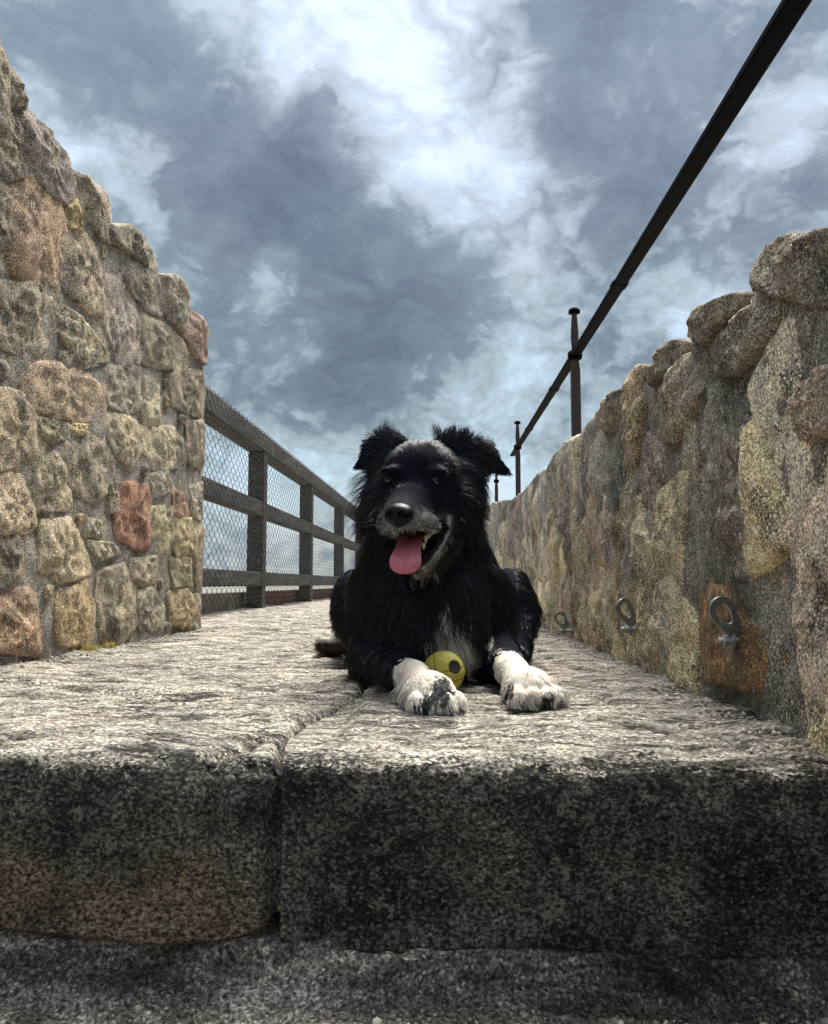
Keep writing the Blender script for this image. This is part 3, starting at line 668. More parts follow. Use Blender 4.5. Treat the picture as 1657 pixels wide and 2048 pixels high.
# ---- right parapet: low, heavily weathered rubble
RT = [(1657, 455), (1580, 468), (1525, 500), (1499, 540), (1502, 572), (1440, 600), (1402, 618), (1382, 655), (1370, 678), (1330, 692), (1300, 726), (1276, 730), (1262, 765), (1222, 798), (1192, 850), (1150, 884), (1116, 892), (1108, 936), (1082, 942), (1066, 966), (1032, 1000), (992, 1014)]
def onR(px, py):
    p = onX(px, py, .40)
    for _ in range(6): p = onX(px, py, float(right_x(p[1])))
    return p
_rt = [onR(a, b) for a, b in RT]
_ry = [.2, .7] + [p[1] for p in _rt] + [6.3]; _rz = [.60, .585] + [p[2] for p in _rt] + [.66]
def right_top(y): return np.interp(y, _ry, _rz)
def build_right():
    wall = empty('stone_parapet', (.62, 2.0, 0)); tag(wall, 'low weathered ochre and grey rubble parapet carrying an iron handrail', 'stone wall')
    y0, y1 = .30, 6.1
    wall_core(wall, 'mortar', right_x, -1, y0, y1, right_top, .42, M_MORTAR_R, 81)
    R8 = (980, 900, 2.447); R7 = (960, 440, 2.377)
    HAND = [(R8, [(1035, 630), (1200, 660), (1280, 820), (1460, 950), (1530, 1050), (1510, 1215), (1300, 1200), (1090, 1150), (1035, 1000)], (.42, .235, .105), .022, .05),
            (R7, [(1275, 270), (1300, 170), (1360, 110), (1480, 62), (1640, 40), (1780, 30), (1780, 420), (1560, 400), (1420, 360), (1350, 345), (1290, 322)], C(128, 120, 110), .016, .38),
            (R7, [(985, 560), (1012, 450), (1080, 402), (1275, 325), (1290, 400), (1140, 520), (1100, 600)], C(134, 126, 115), .016, .38),
            (R7, [(812, 690), (870, 610), (930, 562), (980, 565), (960, 660), (880, 760), (820, 800)], C(126, 118, 108), .018, .38),
            (R7, [(722, 770), (742, 695), (800, 688), (790, 900), (760, 1190), (715, 1190), (715, 900)], C(172, 148, 120), .02, .38),
            (R7, [(552, 930), (640, 828), (718, 775), (712, 960), (640, 1010), (552, 1000)], C(138, 128, 114), .02, .38),
            (R7, [(1110, 620), (1290, 430), (1460, 330), (1440, 500), (1250, 750), (1150, 760)], C(122, 118, 112), .018, .06),
            (R7, [(870, 830), (990, 640), (1095, 615), (1085, 820), (960, 1080), (870, 1040)], C(138, 128, 116), .018, .06),
            (R7, [(1490, 880), (1657, 700), (1760, 640), (1760, 1000), (1600, 1060), (1500, 1040)], C(156, 132, 122), .016, .06)]
    polys = []
    for i, ((ox, oy, sc), pts, colr, pr, bk) in enumerate(HAND):
        poly = np.array([onR(ox + a / sc, oy + b / sc)[1:] for a, b in pts]); polys.append(poly)
        stone(wall, poly, right_x, -1, colr, M_STONE_R, proud=pr, back=bk, seed=900 + i, rough=.5 if i == 0 else 1.2, nseg=60, nring=15, flat=12)
    seeds = []; SD = np.zeros((4000, 2))
    for k in range(9000):
        y = rng.uniform(y0 + .05, 5.6); z = rng.uniform(.02, right_top(y) - .03); p = np.array([y, z])
        dmn = .112 if y < 2.2 else .12
        dmn *= 1 + .3 * math.sin(p[0] * 7.1 + 2 * p[1]) * math.cos(p[1] * 9.3)
        if seeds and (np.hypot(SD[:len(seeds), 0] - y, (SD[:len(seeds), 1] - z) * .75) < dmn).any(): continue
        SD[len(seeds)] = p; seeds.append(p)
    seeds = np.array(seeds); cells = voronoi(seeds, .75, .3)
    n = 0
    for s, poly in zip(seeds, cells):
        if poly is None: continue
        if any(poly_dist(s, q) < (.045 if k_ == 0 else .030) for k_, q in enumerate(polys)): continue
        top = right_top(poly[:, 0])
        coping = (poly[:, 1] > top - .03).any()
        poly = poly.copy(); poly[:, 1] = np.clip(poly[:, 1], -.01, top + .004)
        pc_ = poly.mean(0); poly = pc_ + (poly - pc_) * 1.22; poly[:, 1] = np.minimum(poly[:, 1], right_top(poly[:, 0]) + .006)
        if poly_area_c(poly)[0] < .0012: continue
        hgt = s[1] / .6
        warm = np.array(lin(184, 164, 130)); grey = np.array(lin(146, 139, 129)); pink = np.array(lin(160, 138, 127)); pale = np.array(lin(184, 171, 148))
        w = np.clip(1.15 - 1.5 * hgt + rng.normal(0, .25), 0, 1); c = warm * w + grey * (1 - w)
        u = rng.random()
        if u < .14: c = .45 * c + .55 * pink
        elif u < .30: c = .4 * c + .6 * pale
        c = c * rng.uniform(.6, 1.3) * 1.75
        far = s[0] > 3.2
        stone(wall, poly, right_x, -1, tuple(c), M_STONE_R, proud=rng.uniform(.002, .022), back=.38 if coping else .05, seed=1000 + n, rough=1.25, nseg=26 if far else 44, nring=8 if far else 12, flat=10); n += 1
    print('right stones', n)
build_right()

# ------------------------------------------------------------------ timber fence with wire netting
XF = -1.30
def beam(parent, name, a, b, seed=0, mat=M_WOOD, bevel=.008):
    mb = MB(); mb.box(a, b); o = mb.build(name, mat, parent, bevel=bevel); return o
def build_fence():
    f = empty('timber_fence', (XF - .06, 5.7, 0)); tag(f, 'weathered grey timber fence covered with hexagonal wire netting', 'fence')
    y0, y1 = 3.45, 14.5; w = .115
    zt = onX(420, 776, XF)[2]
    beam(f, 'top_rail', (XF - .135, y0, zt - .125), (XF - .004, y1, zt))
    zm1 = onX(415, 952, XF)[2]; zm0 = onX(419, 992, XF)[2]
    posts = [3.62, 5.74, 7.76, 10.1, 12.4, 14.4]
    for p in posts: beam(f, 'post', (XF - .125, p, .0), (XF - .010, p + .12, zt - .127))
    for a, b in zip(posts[:-1], posts[1:]):
        beam(f, 'middle_rail', (XF - .10, a + .122, zm0), (XF - .014, b - .002, zm1))
        beam(f, 'bottom_rail', (XF - .10, a + .122, .162), (XF - .014, b - .002, .262))
    # wire netting stretched over the face and lapped over the top rail
    mb_v = []; mb_f = []
    def wire(pts, r=.0022):
        pts = np.asarray(pts); n = len(pts); t = np.gradient(pts, axis=0); t /= np.linalg.norm(t, axis=1)[:, None]
        ref = np.array([1.0, .13, 0]); a = np.cross(t, ref); a /= np.linalg.norm(a, axis=1)[:, None] + 1e-9; b = np.cross(t, a)
        base = sum(len(v) for v in mb_v); ring = []
        for k in range(3):
            an = 2 * math.pi * k / 3; ring.append(pts + r * (math.cos(an) * a + math.sin(an) * b))
        mb_v.append(np.stack(ring, 1).reshape(-1, 3))
        i = np.arange(n - 1)[:, None] * 3; k = np.arange(3)[None, :]
        mb_f.append((np.stack([i + k, i + (k + 1) % 3, i + 3 + (k + 1) % 3, i + 3 + k], -1).reshape(-1, 4) + base))
    colw = .047; per = .062
    nz = int((zt + .02 - .05) / per) + 1
    xs0 = XF + .004
    ncol = int((y1 - y0) / colw)
    for i in range(ncol):
        yc = y0 + (i + .5) * colw; r = .0018
        pts = []
        for k in range(nz * 2 + 1):
            sgn = 1 if (k + i) % 2 == 0 else -1
            zc = .045 + k * per / 2
            if zc > zt + .01: break
            for dz in (-.007, .007): pts.append((zc + dz, sgn))
        P3 = []
        for zc, sgn in pts:
            yy = yc + sgn * (colw / 2 - .0012) + .003 * math.sin(zc * 37 + i)
            if zc < zt - .005: P3.append((xs0 + .004 * math.sin(zc * 9 + yy * 5), yy, zc))
        # over the top of the rail
        sgn = pts[-1][1]
        for q, (dx, dz, sg) in enumerate(((.0, .006, sgn), (-.045, .006, -sgn), (-.065, .006, -sgn), (-.115, .006, sgn), (-.139, -.01, sgn))):
            P3.append((xs0 + dx - .002, yc + sg * (colw / 2 - .0012), zt + dz))
        wire(P3, r)
    o = pobj('wire_netting', np.concatenate(mb_v), np.concatenate(mb_f), M_WIRE, f); o['kind'] = 'stuff'
build_fence()
def build_kerb():
    m, t, b = new_mat('red_brick')
    pos = t.node('ShaderNodeNewGeometry').outputs['Position']; n = t.noise(pos, 30, 5, .65); 
    c = t.mix(1.0, t.node('ShaderNodeObjectInfo').outputs['Color'], t.ramp(n, [(.3, .55), (.7, 1.3)]), 'MULTIPLY'); t.put(b.inputs['Base Color'], c); b.inputs['Roughness'].default_value = .9
    t.put(b.inputs['Normal'], t.bump(n, .6, .01))
    k = empty('brick_kerb', (XF - .25, 6.0, 0)); tag(k, 'low red brick kerb under the timber fence', 'kerb')
    mb = MB(); mb.box((XF - .30, 3.5, -.02), (XF - .155, 14.4, .118)); mb.build('mortar_bed', M_MORTAR, k)
    y = 5.9; proto = None; i = 0
    while y < 14.2:
        L = .22
        for z in (0.004, .064):
            yy = y + (.11 if z > .03 else 0)
            if proto is None:
                mb = MB(); mb.box((XF - .152 - .10, 0, 0), (XF - .140, L - .012, .054)); o = mb.build('brick', m, k, bevel=.004); proto = o; o.location = (o.location[0], yy + L / 2 - 6.0, z + .027)
            else:
                o = proto.copy(); COL.objects.link(o); o.location = (proto.location[0] + rng.uniform(-.004, .004), yy + L / 2 - 6.0, z + .027)
            g = rng.uniform(.7, 1.2); o.color = (.20 * g, .085 * g, .055 * g, 1)
        y += L; i += 1
build_kerb()

# ------------------------------------------------------------------ iron handrail on the right parapet
def build_rail():
    XR = .50
    r = empty('iron_handrail', tuple(P(1150, 885, 0) * 0 + np.array([XR, 2.0, .5]))); tag(r, 'black flat iron handrail on domed posts along the right parapet', 'handrail')
    # line of the rail: straight through two picture points on the vertical plane above the wall
    pA = onX(1606, -40, XR); pB = onX(1155, 702, XR); pC = onX(1037, 888, XR); pD = onX(992, 968, XR)
    k = (pC[2] - pA[2]) / (pC[1] - pA[1])
    zr = lambda y: pB[2] + k * (y - pB[1])
    # bar: a flat strip with a shallow round top, in lengths lapped together
    prof = [(u * 1.0, v * 1.1) for u, v in [(-.019, -.007), (-.0145, -.0095), (.0145, -.0095), (.019, -.007), (.019, .002), (.011, .009), (-.011, .009), (-.019, .002)]]
    laps = [onX(1238, 568, XR)[1], onX(1108, 778, XR)[1], onX(1058, 862, XR)[1]]
    ys = [.25] + laps + [6.5]
    for a, b in zip(ys[:-1], ys[1:]):
        mb = MB(); rings = []
        for y, sc in ((a - .0, 1.0), (a + .004, 1.0), (b - .004, 1.0), (b, 1.0)):
            rings.append([(XR + u * sc, y, zr(y) + v * sc) for u, v in prof])
        mb.loft(rings); mb.build('bar', M_IRON, r, smooth=False)
    for y in laps:        # sleeve at each joint
        mb = MB(); mb.loft([[(XR + u * s, y + d, zr(y + d) + v * s) for u, v in prof] for d, s in ((-.028, 1.05), (-.02, 1.18), (.02, 1.18), (.028, 1.05))]); slv = mb.build('sleeve', M_IRON, r, smooth=False)
        mb = MB(); mb.loft([[(XR + .022 + .004 * math.cos(t), y + .006 * math.sin(t * 1), zr(y) + .006 * math.cos(t)) for t in np.linspace(0, 2 * math.pi, 8, endpoint=False)], [(XR + .028 + .003 * math.cos(t), y + .005 * math.sin(t), zr(y) + .005 * math.cos(t)) for t in np.linspace(0, 2 * math.pi, 8, endpoint=False)]]); mb.build('rivet', M_IRON, slv, smooth=True)
    def post(yp, ztop):
        zc = zr(yp); zb = right_top(yp) - .08
        n = 20
        mb = MB(); rings = []     # square shaft with chamfered corners, necked above the collar
        for z, hw, round_ in ((zb, .0180, 0), (zc - .07, .0180, 0), (zc - .045, .0165, .3), (zc - .02, .0145, .8)):
            ring = []
            for i in range(n):
                t = 2 * math.pi * (i + .5) / n; cx, sy = math.cos(t), math.sin(t); sq = 1 / max(abs(cx), abs(sy)); rr = hw * (sq * (1 - round_) * .96 + round_)
                ring.append((XR + rr * cx, yp + rr * sy, z))
            rings.append(ring)
        mb.loft(rings); shaft = mb.build('post', M_POST, r, smooth=False)
        def lathe(name, zs, mat):
            mb = MB(); mb.loft([[(XR + rr * math.cos(2 * math.pi * i / n), yp + rr * math.sin(2 * math.pi * i / n), z) for i in range(n)] for z, rr in zs]); mb.build(name, mat, shaft, smooth=True)
        lathe('collar', [(zc - .024, .012), (zc - .022, .020), (zc - .015, .0275), (zc - .003, .0295), (zc + .009, .0275), (zc + .016, .020), (zc + .018, .012)], M_IRON)
        lathe('neck', [(zc + .012, .014), (zc + .03, .0125), (zc + .055, .0150), (zc + .085, .0155), (ztop - .05, .0120), (ztop - .025, .0095), (ztop - .02, .0095)], M_POST)
        lathe('dome_cap', [(ztop - .026, .009), (ztop - .0245, .0225), (ztop - .020, .0240), (ztop - .012, .0225), (ztop - .005, .016), (ztop - .001, .008), (ztop, .001)], M_IRON)
    y1 = onX(1152, 800, XR)[1]; z1 = onX(1155, 601, XR)[2]
    y2 = onX(1036, 900, XR)[1]; z2 = onX(1038, 833, XR)[2]
    dz = z1 - zr(y1)
    post(y1, z1); post(y2, zr(y2) + dz); post(y2 + (y2 - y1), zr(2 * y2 - y1) + dz); post(y1 - (y2 - y1) * .97, zr(y1 - (y2 - y1)) + dz)
build_rail()

# ------------------------------------------------------------------ bolt hangers in the right parapet
def build_hanger(px, py, size, label, rot, off=.020):
    p = onR(px, py); x0 = float(right_x(p[1])) - off
    h = empty('bolt_hanger', (x0, p[1], p[2])); tag(h, label, 'bolt hanger', 'steel bolt hangers low on the right parapet')
    # plate: a teardrop eye standing out from the wall, its tail twisted flat under the bolt head
    k = size / .0215; w = np.array(h.location); n = 36
    uo = np.array([-math.cos(rot), -math.sin(rot), 0.0]); nn = np.array([math.sin(rot), -math.cos(rot), 0.0]); zz = np.array([0, 0, 1.0])
    cen = np.array([.022, .014]) * k; tail = np.array([-.003, -.026]) * k; t0 = math.atan2(tail[1] - cen[1], tail[0] - cen[0])
    def ring(ro, st, d):
        out = []
        for t in np.linspace(0, 2 * math.pi, n, endpoint=False):
            q = max(0.0, math.cos(t - t0)); r_ = ro * k * (1 + st * q ** 5)
            u, z = cen[0] + r_ * math.cos(t), cen[1] + r_ * math.sin(t)
            out.append(tuple(w + uo * u + zz * z + nn * (d + .004 * q ** 3)))
        return out
    rings = [ring(.0215, .95, -.0022), ring(.0215, .95, .0022), ring(.0118, .75, .0022), ring(.0118, .75, -.0022)]
    mb = MB(); v = [q for r_ in rings for q in r_]; f = []
    for kk in range(4):
        k2 = (kk + 1) % 4
        for i in range(n): j = (i + 1) % n; f.append((kk * n + i, kk * n + j, k2 * n + j, k2 * n + i))
    mb.add(v, f); mb.build('eye_plate', M_STEEL, h, smooth=False, bevel=.0007)
    L = .045 * k; w = w + np.array([0, 0, -.006 * k])
    tab = [(-.17, -.26), (.17, -.26), (.24, -.48), (.20, -.72), (.0, -.82), (-.20, -.72), (-.24, -.48)]
    fr = [(w[0] - .0065, w[1] + a * L, w[2] + b * L) for a, b in tab]; bk = [(q[0] + .0045, q[1], q[2]) for q in fr]
    mb = MB(); mb.loft([bk, fr]); tabo = mb.build('tab', M_STEEL, h, smooth=False, bevel=.0007)
    zb = -.52 * L
    def turned(name, prof_, ns):
        mb = MB(); mb.loft([[(w[0] - d, w[1] + r_ * math.cos(t), w[2] + zb + r_ * math.sin(t)) for t in np.linspace(0, 2 * math.pi, ns, endpoint=False)] for d, r_ in prof_]); mb.build(name, M_BOLT, tabo)
    turned('washer', ((.0065, .0110), (.0085, .0110)), 20); turned('hex_nut', ((.0085, .0085), (.0165, .0085), (.018, .0068)), 6); turned('threaded_stud', ((-.03, .0046), (.022, .0046), (.0235, .0038)), 12)
build_hanger(1500, 1241, .0205, 'steel bolt hanger fixed in the rusty orange stone', .30, .020)
build_hanger(1296, 1230, .0215, 'steel bolt hanger on ochre mortar between the other two hangers', .55, .032)
build_hanger(1152, 1244, .0205, 'dark bolt hanger beside the lying dog, farthest from the rusty stone', .15, .030)

# ------------------------------------------------------------------ the dog: one continuous body grown from a smooth field
def proj(q):
    d = q - np.array([0, 0, CAMZ]); f = d @ FWD; return CX + FPX * (d @ RGT) / f, CY - FPX * (d @ UPV) / f
def cap_d(p, a, ra, b, rb, sy=1.0):
    k = np.array([1.0, sy, 1.0]); pa = (p - a) * k; ba = (b - a) * k
    h = np.clip((pa @ ba) / (ba @ ba), 0, 1); return (np.linalg.norm(pa - h[..., None] * ba, axis=-1) - (ra + (rb - ra) * h)) / (1.0 if sy < 1 else 1.0)
def ell_d(p, c, r, ax=None):
    q = p - c
    if ax is not None: q = q @ ax
    r = np.asarray(r); k0 = np.linalg.norm(q / r, axis=-1); k1 = np.linalg.norm(q / r ** 2, axis=-1) + 1e-9; return k0 * (k0 - 1) / k1
def yaw_axes(dx, dy):
    f = np.array([dx, dy, 0.0]); f /= np.linalg.norm(f); s = np.array([-f[1], f[0], 0]); return np.stack([s, f, [0, 0, 1.0]], 1)     # columns: side, forward, up
PRIM = []          # (kind, args, blend radius)
def cap(a, ra, b, rb, k=.03, sy=1.0): PRIM.append(('c', (P(*a), ra, P(*b), rb, sy), k))
def ell(c, r, k=.03, ax=None): PRIM.append(('e', (P(*c) if len(c) == 3 and c[0] > 50 else np.array(c), r, ax), k))
# trunk
cap((858, 1180, 1.60), .115, (866, 1190, 2.08), .112, .05)
ell((852, 1205, 1.54), (.112, .115, .150), .05)
ell((858, 1245, 1.47), (.085, .07, .095), .05)
cap((852, 985, 1.50), .078, (852, 1140, 1.56), .100, .05)
# shoulders and forelegs
cap((772, 1190, 1.56), .058, (750, 1305, 1.52), .048, .035)
cap((958, 1190, 1.57), .056, (982, 1290, 1.55), .044, .035)
cap((748, 1314, 1.50), .043, (828, 1354, 1.28), .0225, .02)
cap((990, 1306, 1.54), .043, (1026, 1342, 1.36), .0235, .02)
PAWS = []
for wr, pc, R in (((826, 1354, 1.28), (860, 1384, 1.185), (.036, .050, .0265)), ((1024, 1342, 1.36), (1060, 1374, 1.255), (.034, .048, .0265))):
    a, b = P(*wr), P(*pc); ax = yaw_axes(*(b - a)[:2]); PAWS.append((b, ax))
    ell(pc, R, .02, ax); cap(wr, .0225, pc, .025, .015)
    for j, sx in enumerate((-.029, -.0100, .0100, .029)):
        c = b + ax[:, 0] * sx + ax[:, 1] * (.050 if j in (1, 2) else .038) + np.array([0, 0, -b[2] + .0165])
        PRIM.append(('e', (c, (.0112, .021, .0165), ax), .005))
# haunches and hind feet
ell((716, 1208, 1.90), (.050, .130, .080), .02); ell((1018, 1208, 1.88), (.050, .130, .082), .02)
cap((1036, 1225, 1.80), .042, (1034, 1296, 1.70), .026, .025); cap((1034, 1300, 1.72), .024, (1030, 1312, 1.64), .020, .012)
cap((730, 1275, 1.96), .034, (656, 1294, 2.03), .023, .02)
for j in range(3): PRIM.append(('e', (P(648, 1290 + 6 * (j - 1), 2.0 + .018 * j) * np.array([1, 1, 1]), (.018, .012, .014), None), .006))
# tail, curled behind the left haunch
cap((850, 1230, 2.15), .045, (760, 1262, 2.38), .030, .04); cap((760, 1262, 2.38), .030, (690, 1262, 2.36), .018, .02)
# head
ell((846, 958, 1.435), (.066, .078, .062), .03)
ell((838, 935, 1.40), (.052, .05, .036), .02)
ell((776, 1000, 1.425), (.042, .05, .045), .025); ell((905, 1008, 1.43), (.044, .05, .05), .025)
cap((830, 1004, 1.385), .047, (801, 1038, 1.278), .0295, .022)
ell((786, 943, 1.362), (.021, .018, .009), .012); ell((868, 945, 1.362), (.021, .018, .009), .012)
ell((778, 1048, 1.30), (.018, .03, .017), .012); ell((846, 1047, 1.312), (.027, .036, .018), .012)
NBODY = len(PRIM)
cap((877, 1080, 1.405), .038, (830, 1124, 1.318), .0205, .014)      # lower jaw
# ears: flat flaps swung outward
cap((790, 910, 1.462), .034, (758, 905, 1.458), .030, .018, 2.4); cap((758, 905, 1.458), .029, (718, 931, 1.45), .008, .010, 2.6)
ell((778, 950, 1.462), (.034, .03, .040), .02); ell((922, 955, 1.462), (.042, .03, .044), .02)
cap((900, 908, 1.462), .034, (960, 914, 1.458), .030, .018, 2.6); cap((960, 914, 1.458), .029, (1013, 942, 1.45), .007, .010, 2.6)
MOUTH = [('c', (P(862, 1072, 1.40), .016, P(820, 1098, 1.262), .0245, 1.0)), ('c', (P(884, 1054, 1.375), .009, P(846, 1098, 1.30), .021, 1.0))]
def prim_d(kind, args, p): return cap_d(p, *args) if kind == 'c' else ell_d(p, *args)
def smin(a, b, k):
    h = np.clip(.5 + .5 * (b - a) / k, 0, 1); return b + (a - b) * h - k * h * (1 - h)
def smax(a, b, k): return -smin(-a, -b, k)
def sdf(p):
    d = None
    for kind, args, k in PRIM:
        e = prim_d(kind, args, p); d = e if d is None else smin(d, e, k)
    for mo in MOUTH: d = smax(d, -prim_d(*mo, p), .006)
    return np.maximum(d, .002 - p[..., 2])
def prim_box(kind, args):
    if kind == 'c': a, ra, b, rb, sy = args; r = max(ra, rb); return np.minimum(a, b) - r, np.maximum(a, b) + r
    c, r, ax = args; m = max(r); return c - m, c + m
def surface_nets(F, gx, gy, gz):
    nx, ny, nz = F.shape; S = F < 0
    c = np.zeros((nx - 1, ny - 1, nz - 1), np.int8)
    for dx in (0, 1):
        for dy in (0, 1):
            for dz in (0, 1): c += S[dx:nx - 1 + dx, dy:ny - 1 + dy, dz:nz - 1 + dz]
    act = (c > 0) & (c < 8); I, J, K = np.nonzero(act); idx = np.full(act.shape, -1, np.int64); idx[I, J, K] = np.arange(len(I))
    acc = np.zeros((len(I), 3)); cnt = np.zeros(len(I))
    cor = [(0, 0, 0), (1, 0, 0), (0, 1, 0), (1, 1, 0), (0, 0, 1), (1, 0, 1), (0, 1, 1), (1, 1, 1)]
    for a in range(8):
        for ax in range(3):
            if cor[a][ax]: continue
            b = list(cor[a]); b[ax] = 1
            fa = F[I + cor[a][0], J + cor[a][1], K + cor[a][2]]; fb = F[I + b[0], J + b[1], K + b[2]]
            m = (fa < 0) != (fb < 0); t = np.where(m, fa / np.where(m, fa - fb, 1), 0)
            pa = np.stack([gx[I + cor[a][0]], gy[J + cor[a][1]], gz[K + cor[a][2]]], -1); pb = np.stack([gx[I + b[0]], gy[J + b[1]], gz[K + b[2]]], -1)
            acc += np.where(m[:, None], pa + t[:, None] * (pb - pa), 0); cnt += m
    V = acc / cnt[:, None]; faces = []
    for ax in range(3):
        sl = [slice(1, -1)] * 3; sl[ax] = slice(0, -1); s2 = list(sl); s2[ax] = slice(1, None)
        A = S[tuple(sl)]; B = S[tuple(s2)]; e = np.nonzero(A != B); e = [q + (0 if i == ax else 1) for i, q in enumerate(e)]
        inv = A[tuple(q - (0 if i == ax else 1) for i, q in enumerate(e))]
        u, w = (ax + 1) % 3, (ax + 2) % 3; q = []
        for du, dw in ((-1, -1), (0, -1), (0, 0), (-1, 0)):
            k = [x.copy() for x in e]; k[u] = k[u] + du; k[w] = k[w] + dw; q.append(idx[k[0], k[1], k[2]])
        q = np.stack(q, -1); q[~inv] = q[~inv][:, ::-1]; faces.append(q)
    f = np.concatenate(faces); f = f[(f >= 0).all(1)]; return V, f
def axis_pts(segs): return np.concatenate([np.arange(a, b, h) for a, b, h in segs] + [[segs[-1][1]]])
def build_body():
    gx = axis_pts([(-.36, -.17, .006), (-.17, .14, .0032), (.14, .28, .006)]); gy = axis_pts([(1.08, 1.50, .0032), (1.50, 2.50, .010)]); gz = axis_pts([(-.006, .20, .005), (.20, .45, .0032)])
    F = np.full((len(gx), len(gy), len(gz)), 1.0)
    def region(lo, hi, m):
        r = []
        for g, a, b in zip((gx, gy, gz), lo, hi): r.append(slice(max(0, np.searchsorted(g, a - m) - 1), np.searchsorted(g, b + m) + 1))
        return tuple(r)
    def pts(r):
        X, Y, Z = np.meshgrid(gx[r[0]], gy[r[1]], gz[r[2]], indexing='ij'); return np.stack([X, Y, Z], -1)
    for kind, args, k in PRIM:
        lo, hi = prim_box(kind, args); r = region(lo, hi, k + .03); F[r] = smin(F[r], prim_d(kind, args, pts(r)), k)
    for mo in MOUTH: lo, hi = prim_box(*mo); r = region(lo, hi, .03); F[r] = smax(F[r], -prim_d(*mo, pts(r)), .006)
    F = np.maximum(F, .002 - gz[None, None, :])
    return surface_nets(F, gx, gy, gz)
def vert_normals(V, f):
    n = np.cross(V[f[:, 2]] - V[f[:, 0]], V[f[:, 3]] - V[f[:, 1]]); N = np.zeros_like(V)
    for k in range(4): np.add.at(N, f[:, k], n)
    return N / (np.linalg.norm(N, axis=1)[:, None] + 1e-12)
def surf_y(px, py, y0=1.05, y1=2.2):
    """depth at which the sight line through a photo pixel meets the body"""
    ys = np.linspace(y0, y1, 700); q = np.stack([P(px, py, y) for y in ys]); d = sdf(q); k = np.nonzero(d < 0)[0]; return ys[k[0]] if len(k) else None

WHITE_PATCH = np.array([(884, 1212), (903, 1225), (912, 1250), (952, 1262), (985, 1268), (985, 1292), (958, 1308), (905, 1300), (872, 1300), (868, 1288), (884, 1262), (886, 1232)], float)
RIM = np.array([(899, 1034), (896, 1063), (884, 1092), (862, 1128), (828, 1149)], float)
def seg_dist(p, line):
    best = np.full(len(p), 1e9)
    for a, b in zip(line[:-1], line[1:]):
        e = b - a; t = np.clip(((p - a) @ e) / (e @ e), 0, 1); best = np.minimum(best, np.linalg.norm(p - a - t[:, None] * e, axis=1))
    return best
def in_poly_v(p, poly):
    x, y = p[:, 0], p[:, 1]; r = np.zeros(len(p), bool); j = len(poly) - 1
    for i in range(len(poly)):
        xi, yi = poly[i]; xj, yj = poly[j]
        c = ((yi > y) != (yj > y)) & (x < (xj - xi) * (y - yi) / (yj - yi + 1e-9) + xi); r ^= c; j = i
    return r
BLACK = np.array([.0072, .0084, .0126]); GREY = np.array([.46, .46, .45]); WHITE = np.array([.66, .61, .53]); BROWN = np.array([.055, .034, .026]); CREAM = np.array([.42, .40, .34]); LIPS = np.array([.016, .010, .012])
